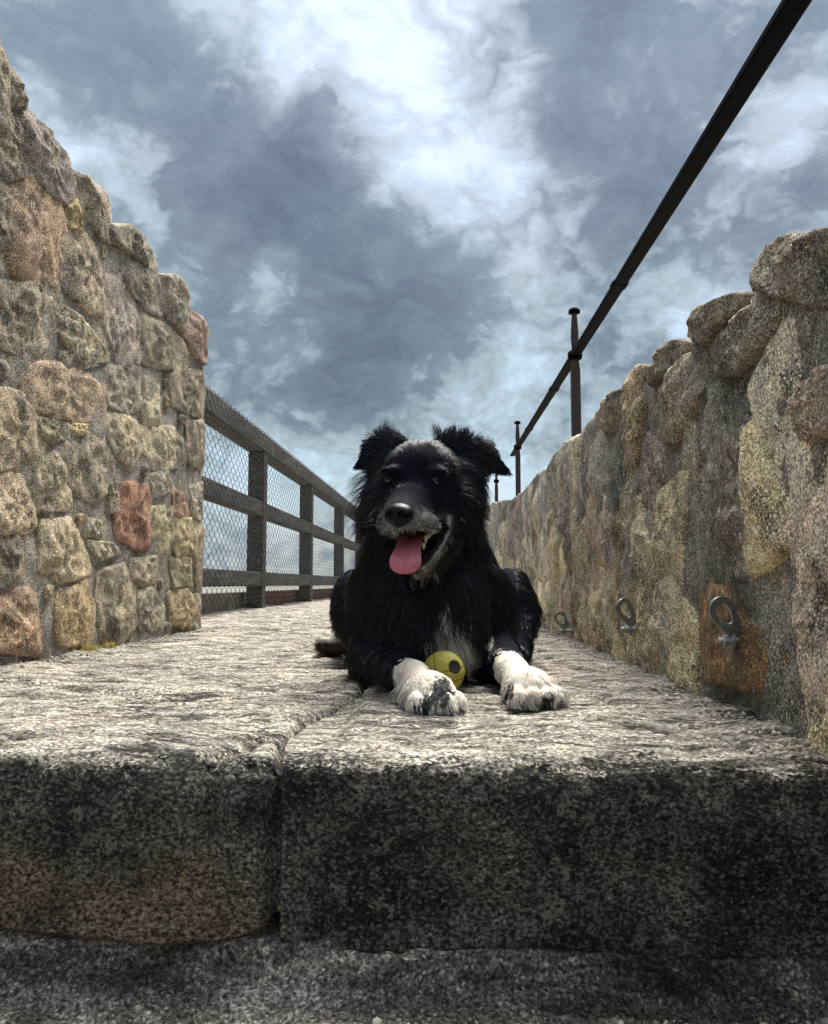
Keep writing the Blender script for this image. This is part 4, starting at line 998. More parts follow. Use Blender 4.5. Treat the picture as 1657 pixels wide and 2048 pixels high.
def coat(V, N, jit=1.0):
    """coat colour and mouth mask at body points: markings of the animal itself"""
    px, py = proj(V); j1 = fbm(V * 75, 3, seed=71); j2 = fbm(V * 160, 2, seed=72)
    q = np.stack([px + 9 * j1, py + 9 * fbm(V * 75, 3, seed=73)], -1)
    n = len(V); c = np.tile(BLACK, (n, 1)) * (1 + .5 * fbm(V * 26, 3, seed=74))[:, None]
    front = V[:, 1] < 1.56
    # grizzled muzzle
    head = (V[:, 1] < 1.40) & (V[:, 2] > .2)
    g = np.exp(-(((q[:, 0] - 838) / 56) ** 2 + ((q[:, 1] - 1050) / 27) ** 2) ** 1.5) * .95 + np.exp(-(((q[:, 0] - 772) / 20) ** 2 + ((q[:, 1] - 1045) / 26) ** 2)) * .7 + np.exp(-(((q[:, 0] - 806) / 22) ** 2 + ((q[:, 1] - 999) / 11) ** 2)) * .10
    g = np.clip(g, 0, 1) * head * (py < 1084) * np.clip(.72 + .7 * j2, 0, 1.2)
    c = c + (GREY - c) * (np.clip(g, 0, 1) * .42 if jit < 2 else (np.random.default_rng(5).random(n) < g * .8))[:, None]
    brow = (np.exp(-(((q[:, 0] - 832) / 60) ** 2 + ((q[:, 1] - 905) / 22) ** 2)) * .008) * (V[:, 2] > .25) * (V[:, 1] < 1.46); c = c + (GREY - c) * brow[:, None]
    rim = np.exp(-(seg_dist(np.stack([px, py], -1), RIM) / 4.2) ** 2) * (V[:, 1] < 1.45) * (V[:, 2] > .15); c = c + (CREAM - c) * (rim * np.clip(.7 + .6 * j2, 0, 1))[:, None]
    w = in_poly_v(q, WHITE_PATCH) & front & (V[:, 2] < .2); c[w] = WHITE * .62
    # white forefeet with dark toes
    lf = (V[:, 2] < .085) & (V[:, 1] < 1.300 + .015 * j1) & (px > 770) & (px < 945)
    rf = (V[:, 2] < .085) & (V[:, 1] < 1.392 + .015 * j1) & (px > 985) & (px < 1140)
    c[lf | rf] = (WHITE - np.array([.05, .10, .16]) * np.clip(j1[lf | rf] * 1.2, 0, 1)[:, None]) * (1 + .15 * j2[lf | rf])[:, None]
    dk = lf & (np.exp(-(((px - 882) / 34) ** 2 + ((py - 1385) / 30) ** 2)) + .75 * np.exp(-(((px - 845) / 26) ** 2 + ((py - 1410) / 22) ** 2)) + .55 * fbm(V * np.array([150, 60, 60]), 2, seed=75) > .62)
    c[dk] = np.array([.03, .03, .032])
    pk = np.exp(-(((px - 822) / 16) ** 2 + ((py - 1346) / 12) ** 2)) * lf; c = c + (np.array([.62, .40, .36]) - c) * (.55 * pk)[:, None]
    dk = rf & ((np.exp(-(((px - 1092) / 24) ** 2 + ((py - 1398) / 18) ** 2)) + .45 * fbm(V * np.array([150, 60, 60]), 2, seed=76) > .60) | (np.exp(-(((px - 1021) / 9) ** 2 + ((py - 1378) / 12) ** 2)) > .5))
    c[dk] = np.array([.028, .022, .02])
    tn = np.exp(-(((px - 1062) / 18) ** 2 + ((py - 1392) / 16) ** 2)) * rf; c = c + (np.array([.30, .20, .12]) - c) * (.6 * tn)[:, None]
    hf = (px < 700) & (V[:, 1] > 1.9) & (V[:, 2] < .06); c[hf] = BROWN * (.5 + .5 * np.clip(j1[hf] + .5, 0, 1))[:, None]
    ht = hf & (py < 1284 + 4 * j1); c[ht] = CREAM
    dm = np.minimum(prim_d(*MOUTH[0], V), prim_d(*MOUTH[1], V)); mouth = (dm < .0045) & (V[:, 2] > .15); 
    c[mouth] = LIPS
    return np.clip(c, .001, .9), mouth

def mat_attr(name, rough=.5, spec=.4, sheen=0.0):
    m, t, b = new_mat(name); a = t.node('ShaderNodeAttribute', attribute_name='col'); t.put(b.inputs['Base Color'], a.outputs['Color'])
    b.inputs['Roughness'].default_value = rough; b.inputs['Specular IOR Level'].default_value = spec; return m
M_SKIN = mat_attr('dog_skin', .9, .02); M_FUR = mat_attr('dog_fur', .32, .26)
def simple(name, colr, rough, spec=.5, bump=None, coatw=0.0):
    m, t, b = new_mat(name); b.inputs['Base Color'].default_value = (*colr, 1); b.inputs['Roughness'].default_value = rough; b.inputs['Specular IOR Level'].default_value = spec; b.inputs['Coat Weight'].default_value = coatw
    if bump:
        pos = t.node('ShaderNodeTexCoord').outputs['Object']; t.put(b.inputs['Normal'], t.bump(t.voro(pos, bump[0]), bump[1], bump[2]))
    return m
def mat_tongue():
    m, t, b = new_mat('tongue_flesh'); pos = t.node('ShaderNodeTexCoord').outputs['Object']
    n = t.noise(pos, 300, 3, .6); n2 = t.noise(pos, 45, 3, .5)
    c = t.mix(n2, (.40, .100, .135), (.52, .155, .190)); t.put(b.inputs['Base Color'], c); b.inputs['Roughness'].default_value = .30; b.inputs['Subsurface Weight'].default_value = .25
    b.inputs['Subsurface Radius'].default_value = (.006, .002, .002); b.inputs['Subsurface Scale'].default_value = 1.0
    t.put(b.inputs['Normal'], t.bump(n, .35, .002)); return m

def add_strands(name, root, dirs, nrm, L, lift, col, parent, rad, npt=6, wave=.05, clump=.5, droop=.25, coltip=None, seed=3):
    r = np.random.default_rng(seed); n = len(root)
    d = dirs - nrm * np.sum(dirs * nrm, 1)[:, None] * .85; d /= np.linalg.norm(d, axis=1)[:, None] + 1e-9
    d0 = d + nrm * lift[:, None]; d0 /= np.linalg.norm(d0, axis=1)[:, None]
    lowf = np.stack([fbm(root * 42, 2, seed=s_) for s_ in (81, 82, 83)], -1) * .55 + r.normal(0, .13, (n, 3))
    d0 = d0 + lowf * .8; d0 /= np.linalg.norm(d0, axis=1)[:, None]
    L = L * r.uniform(.65, 1.2, n)
    t = np.linspace(0, 1, npt)
    end = dirs + np.array([0, 0, -droop]); end /= np.linalg.norm(end, axis=1)[:, None] + 1e-9
    pos = root[:, None, :] - nrm[:, None, :] * .002 + L[:, None, None] * (d0[:, None, :] * t[None, :, None] + (end - d0)[:, None, :] * (t ** 2 * .45)[None, :, None])
    # wavy locks: neighbours are drawn to a common guide
    ng = max(8, n // 22); gi = r.choice(n, ng, replace=False); kd = kdtree.KDTree(ng)
    for k, g in enumerate(gi): kd.insert(root[g], k)
    kd.balance(); near = np.array([kd.find(q)[1] for q in root]); G = pos[gi][near]; LG = L[gi][near]
    off = (G - G[:, :1]) * (L / LG)[:, None, None] + root[:, None, :]
    toG = np.clip(clump * r.uniform(.5, 1.2, n), 0, .95)[:, None, None] * (t ** 1.3)[None, :, None]
    pos = pos + (off + (G[:, :1] - root[:, None, :]) * .75 - pos) * toG
    ph = fbm(root * 30, 2, seed=84) * 9 + r.normal(0, .5, n); side = np.cross(nrm, d); 
    pos += side[:, None, :] * (np.sin(ph[:, None] + t[None, :] * 7) * t[None, :] * wave * L[:, None])[..., None]
    pos[..., 2] = np.maximum(pos[..., 2], .0025)
    hc = bpy.data.hair_curves.new(name); hc.add_curves([npt] * n)
    hc.attributes['position'].data.foreach_set('vector', (pos - np.array(parent.location)).astype(np.float32).ravel())
    ra = hc.attributes.new('radius', 'FLOAT', 'POINT') if 'radius' not in hc.attributes else hc.attributes['radius']
    rr = (rad * r.uniform(.75, 1.25, n))[:, None] * np.interp(t, [0, .5, .85, 1], [1, .85, .5, .12])[None, :]
    ra.data.foreach_set('value', rr.astype(np.float32).ravel())
    ca = hc.attributes.new('col', 'FLOAT_COLOR', 'POINT')
    cc = np.repeat(col[:, None, :], npt, 1) * (np.where(col.mean(1) > .1, r.uniform(.75, 1.3, n), np.exp(r.normal(0, .55, n))) * np.clip(1 + 1.6 * r.normal(0, .35, ng)[near], .4, 2.6) ** np.where(col.mean(1) > .1, .3, 1.0))[:, None, None]
    if coltip is not None: cc = cc + (coltip[:, None, :] - cc) * (t ** 2)[None, :, None]
    ca.data.foreach_set('color', np.concatenate([cc, np.ones((n, npt, 1))], -1).astype(np.float32).ravel())
    o = bpy.data.objects.new(name, hc); COL.objects.link(o); hc.materials.append(M_FUR); o.parent = parent; return o

# how the coat lies: (photo x, photo y, depth), direction, length, lift, density
LAY = [((838, 925, 1.37), (0, .5, .8), .016, .45, 2.4), ((838, 895, 1.41), (0, .8, .6), .020, .55, 2.0), ((825, 975, 1.35), (0, .3, .9), .009, .35, 3.0), ((805, 1005, 1.29), (0, .8, .5), .007, .35, 3.4),
       ((770, 1040, 1.29), (-.5, .8, -.2), .009, .45, 3.6), ((840, 1045, 1.30), (.6, .7, -.2), .010, .45, 3.6), ((800, 1062, 1.27), (0, .2, -1), .006, .3, 3.0), ((880, 1030, 1.36), (.6, .6, -.3), .014, .3, 2.2),
       ((760, 985, 1.40), (-.7, .5, -.4), .022, .35, 1.8), ((915, 990, 1.40), (.7, .5, -.4), .024, .35, 1.8), ((870, 960, 1.37), (.5, .5, .1), .011, .35, 2.4), ((785, 960, 1.37), (-.5, .5, .1), .011, .35, 2.4),
       ((735, 1030, 1.46), (-.55, .1, -.85), .060, .5, 1.3), ((965, 1030, 1.46), (.5, .1, -.85), .058, .5, 1.3), ((730, 1090, 1.50), (-.35, .1, -.95), .065, .45, 1.2), ((975, 1090, 1.50), (.3, .1, -.95), .062, .45, 1.2),
       ((884, 1095, 1.37), (.4, .3, -.8), .013, .3, 2.2), ((850, 1138, 1.32), (.1, .2, -1), .012, .3, 2.4), ((850, 1150, 1.42), (0, .1, -1), .040, .35, 1.2),
       ((850, 1200, 1.42), (0, -.1, -1), .060, .35, 1.1), ((930, 1240, 1.42), (.15, -.1, -1), .060, .35, 1.3), ((880, 1290, 1.43), (0, -.1, -1), .045, .3, 1.2), ((790, 1230, 1.45), (-.1, -.05, -1), .05, .35, 1.0),
       ((705, 1180, 1.55), (-.3, .25, -.95), .050, .45, 1.1), ((1015, 1180, 1.56), (.3, .25, -.95), .050, .45, 1.1), ((712, 1290, 1.52), (-.1, .2, -1), .028, .3, 1.2), ((1020, 1280, 1.54), (.1, .3, -.95), .032, .3, 1.2),
       ((720, 1345, 1.52), (-.2, .6, -.8), .022, .3, 1.2), ((775, 1335, 1.40), (.3, -.9, -.3), .014, .3, 1.8), ((1012, 1320, 1.45), (.1, -.9, -.3), .014, .3, 1.8),
       ((830, 1340, 1.27), (.2, -1, -.35), .010, .38, 3.2), ((860, 1370, 1.18), (.2, -1, -.45), .014, .42, 3.6), ((880, 1405, 1.13), (.1, -.6, -.8), .013, .42, 3.8), ((800, 1375, 1.22), (-.8, -.1, -.7), .020, .45, 2.2),
       ((1030, 1325, 1.36), (.2, -1, -.35), .010, .38, 3.2), ((1060, 1360, 1.25), (.2, -1, -.45), .014, .42, 3.6), ((1075, 1398, 1.20), (.1, -.6, -.8), .013, .42, 3.8), ((1105, 1370, 1.26), (.9, -.3, -.6), .018, .45, 2.4), ((1010, 1380, 1.27), (-.6, -.2, -.9), .018, .4, 2.4),
       ((860, 1080, 1.75), (0, 1, -.1), .045, .4, .7), ((865, 1080, 2.1), (0, 1, -.2), .045, .4, .6), ((690, 1170, 1.80), (-.3, .3, -.8), .032, .5, 1.3), ((668, 1210, 1.86), (-.3, .2, -.9), .032, .5, 1.3), ((1062, 1200, 1.84), (.3, .2, -.9), .032, .5, 1.3), ((1045, 1150, 1.8), (.3, .3, -.7), .036, .55, 1.3),
       ((1042, 1290, 1.72), (.1, -.2, -1), .026, .3, 1.2), ((660, 1290, 2.02), (-.9, 0, -.3), .016, .35, 1.6), ((760, 1255, 2.35), (-.8, .2, -.4), .06, .5, .6),
       ((770, 895, 1.455), (-.7, 0, -.25), .013, .3, 2.2), ((725, 920, 1.45), (-.8, 0, -.55), .011, .25, 2.2), ((930, 905, 1.455), (.8, 0, -.2), .015, .3, 2.2), ((995, 932, 1.45), (.85, 0, -.5), .012, .25, 2.2), ((775, 876, 1.46), (-.3, .2, .9), .024, .9, 2.2), ((920, 878, 1.46), (.25, .2, .9), .022, .9, 2.2)]
def build_dog():
    base = np.array([-.04, 1.6, 0.0]); dog = empty('dog', tuple(base)); tag(dog, 'black long-haired dog with white forefeet lying on the stone step, tongue out', 'dog')
    V, f = build_body(); N = vert_normals(V, f); c, mouth = coat(V, N)
    me = mesh_from('body', V - base, f); ca = me.attributes.new('col', 'FLOAT_COLOR', 'POINT'); ca.data.foreach_set('color', np.concatenate([c, np.ones((len(c), 1))], 1).astype(np.float32).ravel())
    body = obj('body', me, M_SKIN, dog)
    print('body verts', len(V))
    # ---- features of the head
    nose_c = P(797, 1029, 1.253)
    def nose():
        g = np.linspace(-.032, .032, 66); X, Y, Z = np.meshgrid(g, g, g, indexing='ij'); p = np.stack([X, Y, Z], -1)
        a = np.array([-.05, -.02, 0])
        d = ell_d(p, np.array([0, .004, .003]), (.0215, .019, .0150)); d = smin(d, ell_d(p, np.array([0, .004, -.008]), (.0125, .0155, .0125)), .010)
        d = smin(d, ell_d(p, np.array([-.012, .002, -.001]), (.0105, .014, .011)), .006); d = smin(d, ell_d(p, np.array([.012, .002, -.001]), (.0105, .014, .011)), .006)
        for s in (-1, 1):
            d = smax(d, -ell_d(p, np.array([s * .0095, -.0145, -.001]), (.0042, .008, .0048)), .003); d = smax(d, -ell_d(p, np.array([s * .0165, -.009, -.0035]), (.0065, .007, .0022)), .002)
        d = smax(d, -cap_d(p, np.array([0, -.016, -.004]), .0012, np.array([0, -.012, -.022]), .0012), .003)
        v, q = surface_nets(d, g, g, g); A = yaw_axes(.035, .10)[:, :]; return v @ A.T + nose_c, q
    v, q = nose(); pobj('nose', v, q, simple('nose_leather', (.0035, .0038, .0046), .34, .16, (900, .25, .0015)), dog)
    m_eye = simple('eye', (.0045, .0028, .002), .02, .55)
    eyes = []
    for px, py in ((781, 957), (870, 959)):
        y = surf_y(px, py, 1.25, 1.6); e = P(px, py, y + .0082); eyes.append(e); mb = MB(); r = .0108; n = 20
        mb.loft([[(e[0] + r * math.sin(t) * math.cos(a), e[1] + r * math.sin(t) * math.sin(a), e[2] + r * math.cos(t)) for a in np.linspace(0, 2 * math.pi, n, endpoint=False)] for t in np.linspace(.05, math.pi - .05, 14)])
        mb.build('eye', m_eye, dog, smooth=True)
    # tongue: lofted strap with a crease down the middle
    path = [(824, 1068, 1.350, 25), (820, 1082, 1.318, 25), (816, 1097, 1.292, 26), (812, 1112, 1.276, 31), (811, 1125, 1.268, 32.5), (810, 1136, 1.265, 29), (810, 1144, 1.266, 21), (809, 1148.5, 1.269, 9)]
    tt = np.linspace(0, 1, len(path)); fine = np.linspace(0, 1, 30); arr = np.array(path, float); pp = np.stack([np.interp(fine, tt, arr[:, k]) for k in range(4)], -1)
    pp[:, 1:] = np.stack([np.convolve(np.pad(pp[:, k], 1, 'edge'), [.25, .5, .25], 'valid') for k in (1, 2, 3)], -1)
    rings = []
    for a, b, Y, hw in pp:
        c0 = P(a, b, Y); w = hw * Y / FPX; ring = []
        for t in np.linspace(0, 2 * math.pi, 56, endpoint=False):
            u = math.cos(t); th = .0058 * (1 if hw > 12 else .6); s = math.sin(t)
            cre = .0050 * math.exp(-(u / .09) ** 2) if s < 0 else 0
            ring.append((c0[0] + u * w, c0[1] + s * th * (1 - .5 * abs(u)) + cre + .004 * u * u, c0[2]))
        rings.append(ring)
    mb = MB(); mb.loft(rings); mb.build('tongue', mat_tongue(), dog, smooth=True)
    m_tooth = simple('tooth_enamel', (.55, .47, .33), .35)
    for px, py, Y, w, h in ((852, 1079, 1.330, .0035, .010), (858, 1072, 1.345, .0042, .008), (864, 1066, 1.358, .0040, .007), (848, 1093, 1.322, .0032, .008)):
        e = P(px, py, Y); mb = MB(); mb.loft([[(e[0] + w * s * math.cos(a), e[1] + w * s * math.sin(a), e[2] + z * h) for a in np.linspace(0, 2 * math.pi, 8, endpoint=False)] for z, s in ((.7, .9), (.4, 1.0), (0, .85), (-.4, .5), (-.6, .1))]); mb.build('tooth', m_tooth, dog, smooth=True)
    m_claw = simple('claw_horn', (.03, .026, .024), .4)
    for b, ax in PAWS:
        for j, sx in enumerate((-.029, -.0100, .0100, .029)):
            c0 = b + ax[:, 0] * sx + ax[:, 1] * ((.050 if j in (1, 2) else .038) + .016); c0[2] = .013; fw = ax[:, 1]; mb = MB(); rings = []
            for s, rr in ((0, .0032), (.006, .0030), (.011, .0020), (.014, .0005)):
                o = c0 + fw * s + np.array([0, 0, -.55 * s * (s / .014)]); rings.append([tuple(o + rr * (math.cos(a) * ax[:, 0] + math.sin(a) * np.array([0, 0, 1]))) for a in np.linspace(0, 2 * math.pi, 8, endpoint=False)])
            mb.loft(rings); mb.build('claw', m_claw, dog, smooth=True)
    # ---- coat
    tri = np.concatenate([f[:, [0, 1, 2]], f[:, [0, 2, 3]]]); a = V[tri[:, 0]]; e1 = V[tri[:, 1]] - a; e2 = V[tri[:, 2]] - a; area = np.linalg.norm(np.cross(e1, e2), axis=1) / 2
    LC = np.array([P(*q[0]) for q in LAY]); LD = np.array([q[1] for q in LAY], float); LP = np.array([q[2:] for q in LAY])
    cen = a + (e1 + e2) / 3
    def lay(p):
        d = np.linalg.norm(p[:, None] - LC[None], axis=2); w = 1 / (d ** 4 + 1e-8); w /= w.sum(1)[:, None]; return w @ LD, w @ LP
    _, lp = lay(cen); wgt = area * lp[:, 2] * np.where(cen[:, 1] > 1.95, .5, 1.0) * (cen[:, 2] > .006)
    n = 130000; ti = rng.choice(len(tri), n, p=wgt / wgt.sum()); u, w = rng.random(n), rng.random(n); s = u + w > 1; u[s], w[s] = 1 - u[s], 1 - w[s]
    root = a[ti] + e1[ti] * u[:, None] + e2[ti] * w[:, None]; nr = N[tri[ti, 0]] * (1 - u - w)[:, None] + N[tri[ti, 1]] * u[:, None] + N[tri[ti, 2]] * w[:, None]; nr /= np.linalg.norm(nr, axis=1)[:, None]
    cc, mth = coat(root, nr, 3); dr, lpp = lay(root)
    keep = ~mth & (np.linalg.norm(root - (nose_c + np.array([0, .004, 0])), axis=1) > .0205)
    for e in eyes: keep &= np.linalg.norm(root - e, axis=1) > .0122
    root, nr, cc, dr, lpp = root[keep], nr[keep], cc[keep], dr[keep], lpp[keep]
    L = lpp[:, 0]; longm = L > .0205
    wob = fbm(root * 20, 2, seed=90); px, py = proj(root)
    edge = ((px < 745) | (px > 955)) & (root[:, 2] > .16) & (root[:, 1] < 1.62)
    tip = cc.copy(); tip[edge] = tip[edge] + (BROWN - tip[edge]) * (.55 * np.clip(.4 + wob[edge], 0, 1))[:, None]  # outer ruff tips turn brown: backlight put into the strand colour
    for nm, m, rad, wv, cl, npt in (('short_coat', ~longm, .00042, .07, .45, 5), ('long_coat', longm, .00044, .10, .80, 8)):
        add_strands(nm, root[m], dr[m], nr[m], L[m], lpp[m, 1], cc[m], dog, np.full(m.sum(), rad), npt, wv, cl, .25, tip[m], seed=len(nm))
    # loose feathering: ear tops, ruff (tufts browned to paint in backlight), backs of the forelegs
    kd = kdtree.KDTree(len(V))
    for i, q in enumerate(V): kd.insert(q, i)
    kd.balance()
    tufts = [((776, 874, 1.462), 16, 8, 130, (-.25, .1, 1), .034, BLACK * 2), ((795, 884, 1.46), 14, 6, 60, (.1, .2, 1), .022, BLACK * 2), ((884, 884, 1.462), 12, 8, 120, (-.25, .1, 1), .032, BLACK * 2), ((925, 876, 1.462), 26, 6, 150, (.1, .1, 1), .026, BLACK * 2), ((965, 890, 1.46), 22, 8, 70, (.5, .1, .8), .016, BLACK * 2),
             ((742, 948, 1.455), 14, 14, 90, (-.9, -.1, -.45), .050, BLACK * 2), ((735, 985, 1.465), 14, 26, 260, (-.75, -.1, -.65), .062, BLACK * 3), ((722, 1050, 1.48), 12, 34, 420, (-.6, -.1, -.75), .066, BROWN * .9), ((718, 1090, 1.5), 12, 22, 120, (-.5, -.1, -.85), .05, BLACK * 3),
             ((962, 962, 1.455), 16, 12, 90, (.35, -.1, -.9), .055, BLACK * 2), ((974, 1010, 1.47), 10, 30, 160, (.45, -.1, -.9), .055, BROWN * .7), ((980, 1070, 1.49), 12, 34, 380, (.35, -.1, -.95), .055, BROWN), ((1000, 1130, 1.53), 22, 18, 160, (.55, .1, -.75), .04, BROWN * .6),
             ((932, 1268, 1.40), 50, 22, 1500, (.1, -.3, -1), .050, WHITE * .95), ((893, 1236, 1.40), 10, 24, 520, (.05, -.3, -1), .05, WHITE * .85), ((795, 1372, 1.235), 10, 20, 170, (-.75, .1, -.65), .034, WHITE), ((1108, 1385, 1.25), 8, 16, 90, (.8, -.3, -.6), .022, WHITE), ((770, 1365, 1.34), 22, 12, 80, (-.7, .2, -.5), .034, BLACK * 2), ((1035, 1335, 1.45), 10, 14, 90, (.7, .3, -.6), .03, BROWN * .6)]
    R, D, NN, LL, CC = [], [], [], [], []
    for c0, sx, sy, cnt, d, Lg, colr in tufts:
        for k in range(cnt):
            q = P(c0[0] + rng.normal(0, sx * .6), c0[1] + rng.normal(0, sy * .6), c0[2]); _, i, _ = kd.find(q)
            R.append(V[i] + rng.normal(0, .0012, 3)); D.append(np.array(d) + rng.normal(0, .16, 3)); NN.append(N[i]); LL.append(Lg); CC.append(colr)
    R, D, NN, LL, CC = map(np.array, (R, D, NN, LL, CC)); D /= np.linalg.norm(D, axis=1)[:, None]
    add_strands('feathering', R, D, D * .9 + NN * .1, LL, np.full(len(R), .6), CC, dog, np.full(len(R), .00021), 9, .12, .55, .15, None, seed=31)
    # whiskers
    W0 = [((775, 1050, 1.28), (-1, -.3, -.2)), ((772, 1042, 1.285), (-1, -.2, .05)), ((845, 1052, 1.295), (1, -.3, -.25)), ((855, 1046, 1.305), (1, -.2, -.05)), ((850, 1060, 1.30), (.8, -.4, -.6))]
    R, D, NN = [], [], []
    for c0, d in W0:
        for k in range(2):
            q = P(c0[0] + rng.normal(0, 3), c0[1] + rng.normal(0, 3), c0[2]); _, i, _ = kd.find(q); R.append(V[i]); D.append(np.array(d) + rng.normal(0, .1, 3)); NN.append(N[i])
    R, D, NN = map(np.array, (R, D, NN)); add_strands('whiskers', R, D, NN, np.full(len(R), .04), np.full(len(R), .6), np.tile(BLACK * 2, (len(R), 1)), dog, np.full(len(R), .00022), 9, .05, 0, .3, None, seed=8)
build_dog()

# ------------------------------------------------------------------ the ball between its paws
def build_ball():
    r = .0345; c = P(888, 1345, 1.372); c[2] = r + .001
    ball = empty('ball', tuple(c - np.array([0, 0, r]))); tag(ball, 'scuffed yellow rubber ball with black hole lying between the white paws', 'ball')
    nu, nv = 120, 90; th = np.linspace(0, 2 * math.pi, nu, endpoint=False); ph = np.linspace(.001, math.pi - .001, nv)
    T, F = np.meshgrid(th, ph, indexing='ij'); d = np.stack([np.sin(F) * np.cos(T), np.sin(F) * np.sin(T), np.cos(F)], -1)
    ax = ray(905, 1332); 
    tgt = P(912, 1333, 1.345) - c; tgt /= np.linalg.norm(tgt)        # the hole faces up-right towards the viewer
    up = np.array([0, 0, 1.0]); e1 = np.cross(up, tgt); e1 /= np.linalg.norm(e1); e2 = np.cross(tgt, e1)
    Q = np.array([[math.cos(.16), 0, math.sin(.16)], [0, 1, 0], [-math.sin(.16), 0, math.cos(.16)]])
    l = d @ Q.T
    g = np.zeros(T.shape); k = lambda v, w: np.exp(-(v / w) ** 2)
    g = np.maximum(g, k(l[..., 0] + .36, .022)); g = np.maximum(g, k(l[..., 2] - .10, .022) * (l[..., 0] > -.36)); g = np.maximum(g, k(l[..., 2] + .42, .022) * (l[..., 0] > -.36)); g = np.maximum(g, k(l[..., 0] - .28, .020) * (l[..., 2] < -.40)); g = np.maximum(g, k(l[..., 0] - .05, .020) * (l[..., 2] < -.42)); g = np.maximum(g, k(l[..., 2] - .2, .02) * (l[..., 0] < -.36))
    hole = np.clip((d @ tgt - .945) / .006, 0, 1)
    rad = r * (1 - .035 * g + .004 * fbm(d * 9, 3, seed=95)) - .0075 * hole
    v = (d * rad[..., None]).reshape(-1, 3) + c
    m, t, b = new_mat('yellow_rubber'); pos = t.node('ShaderNodeTexCoord').outputs['Object']; n1 = t.noise(pos, 60, 5, .65); n2 = t.noise(pos, 220, 3, .6); n3 = t.noise(pos, 110, 4, .7)
    at = t.node('ShaderNodeAttribute', attribute_name='groove').outputs['Fac']; x, y, z = t.sep(pos)
    cc = t.mix(n1, (.40, .33, .045), (.56, .48, .075)); cc = t.mix(t.math('MULTIPLY', t.smooth(n2, .54, .66), .45), cc, (.20, .16, .03))
    dirt = t.math('MULTIPLY', t.smooth(n3, .55, .63), t.smooth(z, .004, -.016)); cc = t.mix(t.math('MULTIPLY', dirt, .85), cc, (.045, .03, .015))
    cc = t.mix(t.math('MULTIPLY', at, .95), cc, (.04, .032, .008)); t.put(b.inputs['Base Color'], cc); b.inputs['Roughness'].default_value = .62; t.put(b.inputs['Normal'], t.bump(t.math('ADD', n2, n3), .25, .003))
    o = pobj('shell', v, grid_faces(nu, nv, True)[:, ::-1], m, ball); at_ = o.data.attributes.new('groove', 'FLOAT', 'POINT'); at_.data.foreach_set('value', g.ravel().astype(np.float32))
    mb = MB(); rings = []
    for h_, rr in ((.80, .30), (.885, .33), (.945, .325), (.952, .30), (.935, .22), (.925, .12), (.90, .02)):
        rings.append([tuple(c + r * (tgt * h_ + rr * (math.cos(a) * e1 + math.sin(a) * e2))) for a in np.linspace(0, 2 * math.pi, 28, endpoint=False)])
    mb.loft(rings); mb.build('hole_plug', simple('black_rubber', (.012, .012, .012), .6), ball, smooth=True)
build_ball()

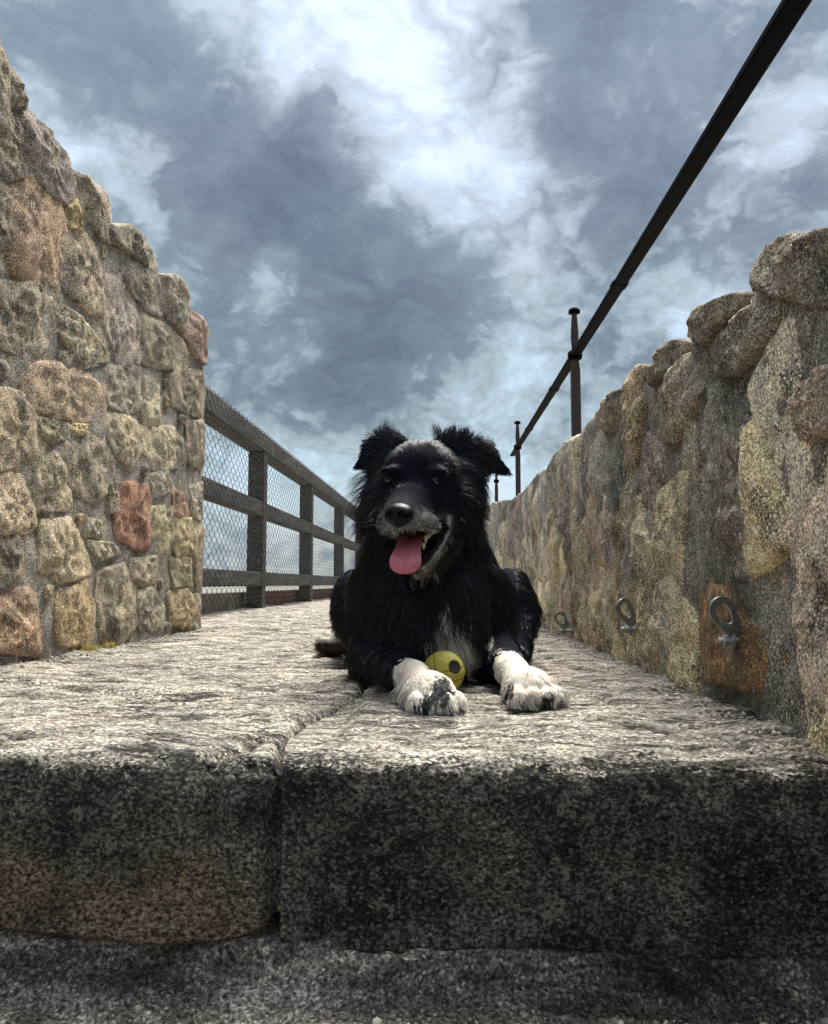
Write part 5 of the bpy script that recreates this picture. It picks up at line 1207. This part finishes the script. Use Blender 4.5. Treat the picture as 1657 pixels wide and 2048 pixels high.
# ------------------------------------------------------------------ small things: moss, grit, a fallen leaf
def build_small():
    m, t, b = new_mat('moss'); pos = t.node('ShaderNodeNewGeometry').outputs['Position']; n = t.noise(pos, 120, 3, .6)
    t.put(b.inputs['Base Color'], t.ramp(n, [(.3, (.07, .055, .012)), (.55, (.20, .155, .03)), (.75, (.34, .26, .06))])); b.inputs['Roughness'].default_value = 1
    for px, py, n_, sp, lab in ((172, 1292, 240, .030, 'yellow moss tuft at the foot of the tall parapet'), (212, 1284, 160, .022, 'smaller olive moss tuft beside the yellow one at the wall foot')):
        p = onX(px, py, WL + .012); p[2] = .006; k = empty('moss_tuft', tuple(p)); tag(k, lab, 'moss'); vv = []; ff = []
        for i in range(n_):
            q = p + np.array([abs(rng.normal(0, sp * .5)), rng.normal(0, sp), 0]); hgt = rng.uniform(.006, .020) * math.exp(-((q[1] - p[1]) / sp) ** 2 * .5); a = rng.uniform(0, 6.28); w = rng.uniform(.001, .0024)
            ln = rng.normal(0, .006, 2); o = len(vv); vv += [q + [w * math.cos(a), w * math.sin(a), -.003], q - [w * math.cos(a), w * math.sin(a), .003], q + [ln[0], ln[1], hgt], q + [-w * math.sin(a), w * math.cos(a), -.003]]; ff += [(o, o + 1, o + 2), (o + 1, o + 3, o + 2), (o + 3, o, o + 2)]
        pobj('fronds', np.array(vv), ff, m, k)
    # grit on the lower step
    ico_v = []; ph = (1 + 5 ** .5) / 2
    for s1 in (-1, 1):
        for s2 in (-1, 1): ico_v += [(0, s1, s2 * ph), (s1, s2 * ph, 0), (s2 * ph, 0, s1)]
    ico_v = np.array(ico_v, float); ico_v /= np.linalg.norm(ico_v[0]); 
    D = np.linalg.norm(ico_v[:, None] - ico_v[None], axis=2); el = np.sort(D[0])[1]; ico_f = [(i, j, k) for i in range(12) for j in range(i + 1, 12) for k in range(j + 1, 12) if D[i, j] < el * 1.1 and D[j, k] < el * 1.1 and D[i, k] < el * 1.1]
    ico_f = np.array([q if np.dot(np.cross(ico_v[q[1]] - ico_v[q[0]], ico_v[q[2]] - ico_v[q[0]]), ico_v[q[0]]) > 0 else q[::-1] for q in ico_f])
    m2, t, b = new_mat('grit'); pos = t.node('ShaderNodeNewGeometry').outputs['Position']; wn = t.node('ShaderNodeNewGeometry').outputs['Random Per Island']
    t.put(b.inputs['Base Color'], t.ramp(wn, [(0, (.16, .14, .115)), (.4, (.30, .26, .20)), (.75, (.46, .41, .31)), (1, (.62, .57, .45))])); b.inputs['Roughness'].default_value = .9
    kd = kdtree.KDTree(len(TREADQ))
    for i, q in enumerate(TREADQ): kd.insert((q[0], q[1], 0), i)
    kd.balance(); vs_, fs_ = [], []; n = 0
    while n < 4200:
        x, y = rng.uniform(-.62, .62), rng.uniform(.60, .84); dens = np.clip((x - .12) / .25, .05, 1) * np.clip(.35 + 1.3 * float(fbm(np.array([[x * 7, y * 12, 0]]), 3, seed=97)[0]), .03, 1)
        if rng.random() > dens: continue
        _, i, _ = kd.find((x, y, 0)); r = .0012 + .0042 * rng.random() ** 3.0; v = ico_v * r * rng.uniform(.7, 1.3, 3) + rng.normal(0, r * .12, (12, 3)) + np.array([x, y, TREADQ[i][2] + r * .45]); vs_.append(v); fs_.append(ico_f + 12 * n); n += 1
    tag(pobj('grit', np.concatenate(vs_), np.concatenate(fs_), m2, walkway, smooth=False), 'pale loose grit scattered on the lower step', kind='stuff')
    vs_, fs_ = [], []
    for n in range(1800):
        y = .92 + 2.6 * rng.random() ** 1.4
        x = WL + .012 + abs(rng.normal(0, .035)) if rng.random() < .55 else float(right_x(y)) - .018 - abs(rng.normal(0, .03))
        r = .0008 + .0034 * rng.random() ** 3.0; vs_.append(ico_v * r * rng.uniform(.7, 1.3, 3) + rng.normal(0, r * .12, (12, 3)) + np.array([x, y, .002 + r * .4])); fs_.append(ico_f + 12 * n)
    tag(pobj('grit', np.concatenate(vs_), np.concatenate(fs_), m2, walkway, smooth=False), 'crumbled mortar and grit along the foot of both parapets', kind='stuff')
    lf = simple('dry_leaf', (.16, .035, .018), .7)
    p = onZ(864, 1956, -.232); vv, ff = [], []
    L = np.linspace(0, 1, 9)
    leaf = empty('fallen_leaf', tuple(p)); tag(leaf, 'small red-brown dry leaf lying at the back of the lower step', 'leaf')
    for s in L:
        w = .0055 * math.sin(math.pi * s ** .8) + .0003
        for k in (-1, -.5, 0, .5, 1): vv.append(p + np.array([(s - .5) * .026, w * k, .004 + .0030 * abs(k) + .003 * math.sin(s * 4)]))
    q = grid_faces(9, 5); vv = np.array(vv); o = pobj('blade', vv, q, lf, leaf); md = o.modifiers.new('thickness', 'SOLIDIFY'); md.thickness = .0004
build_small()
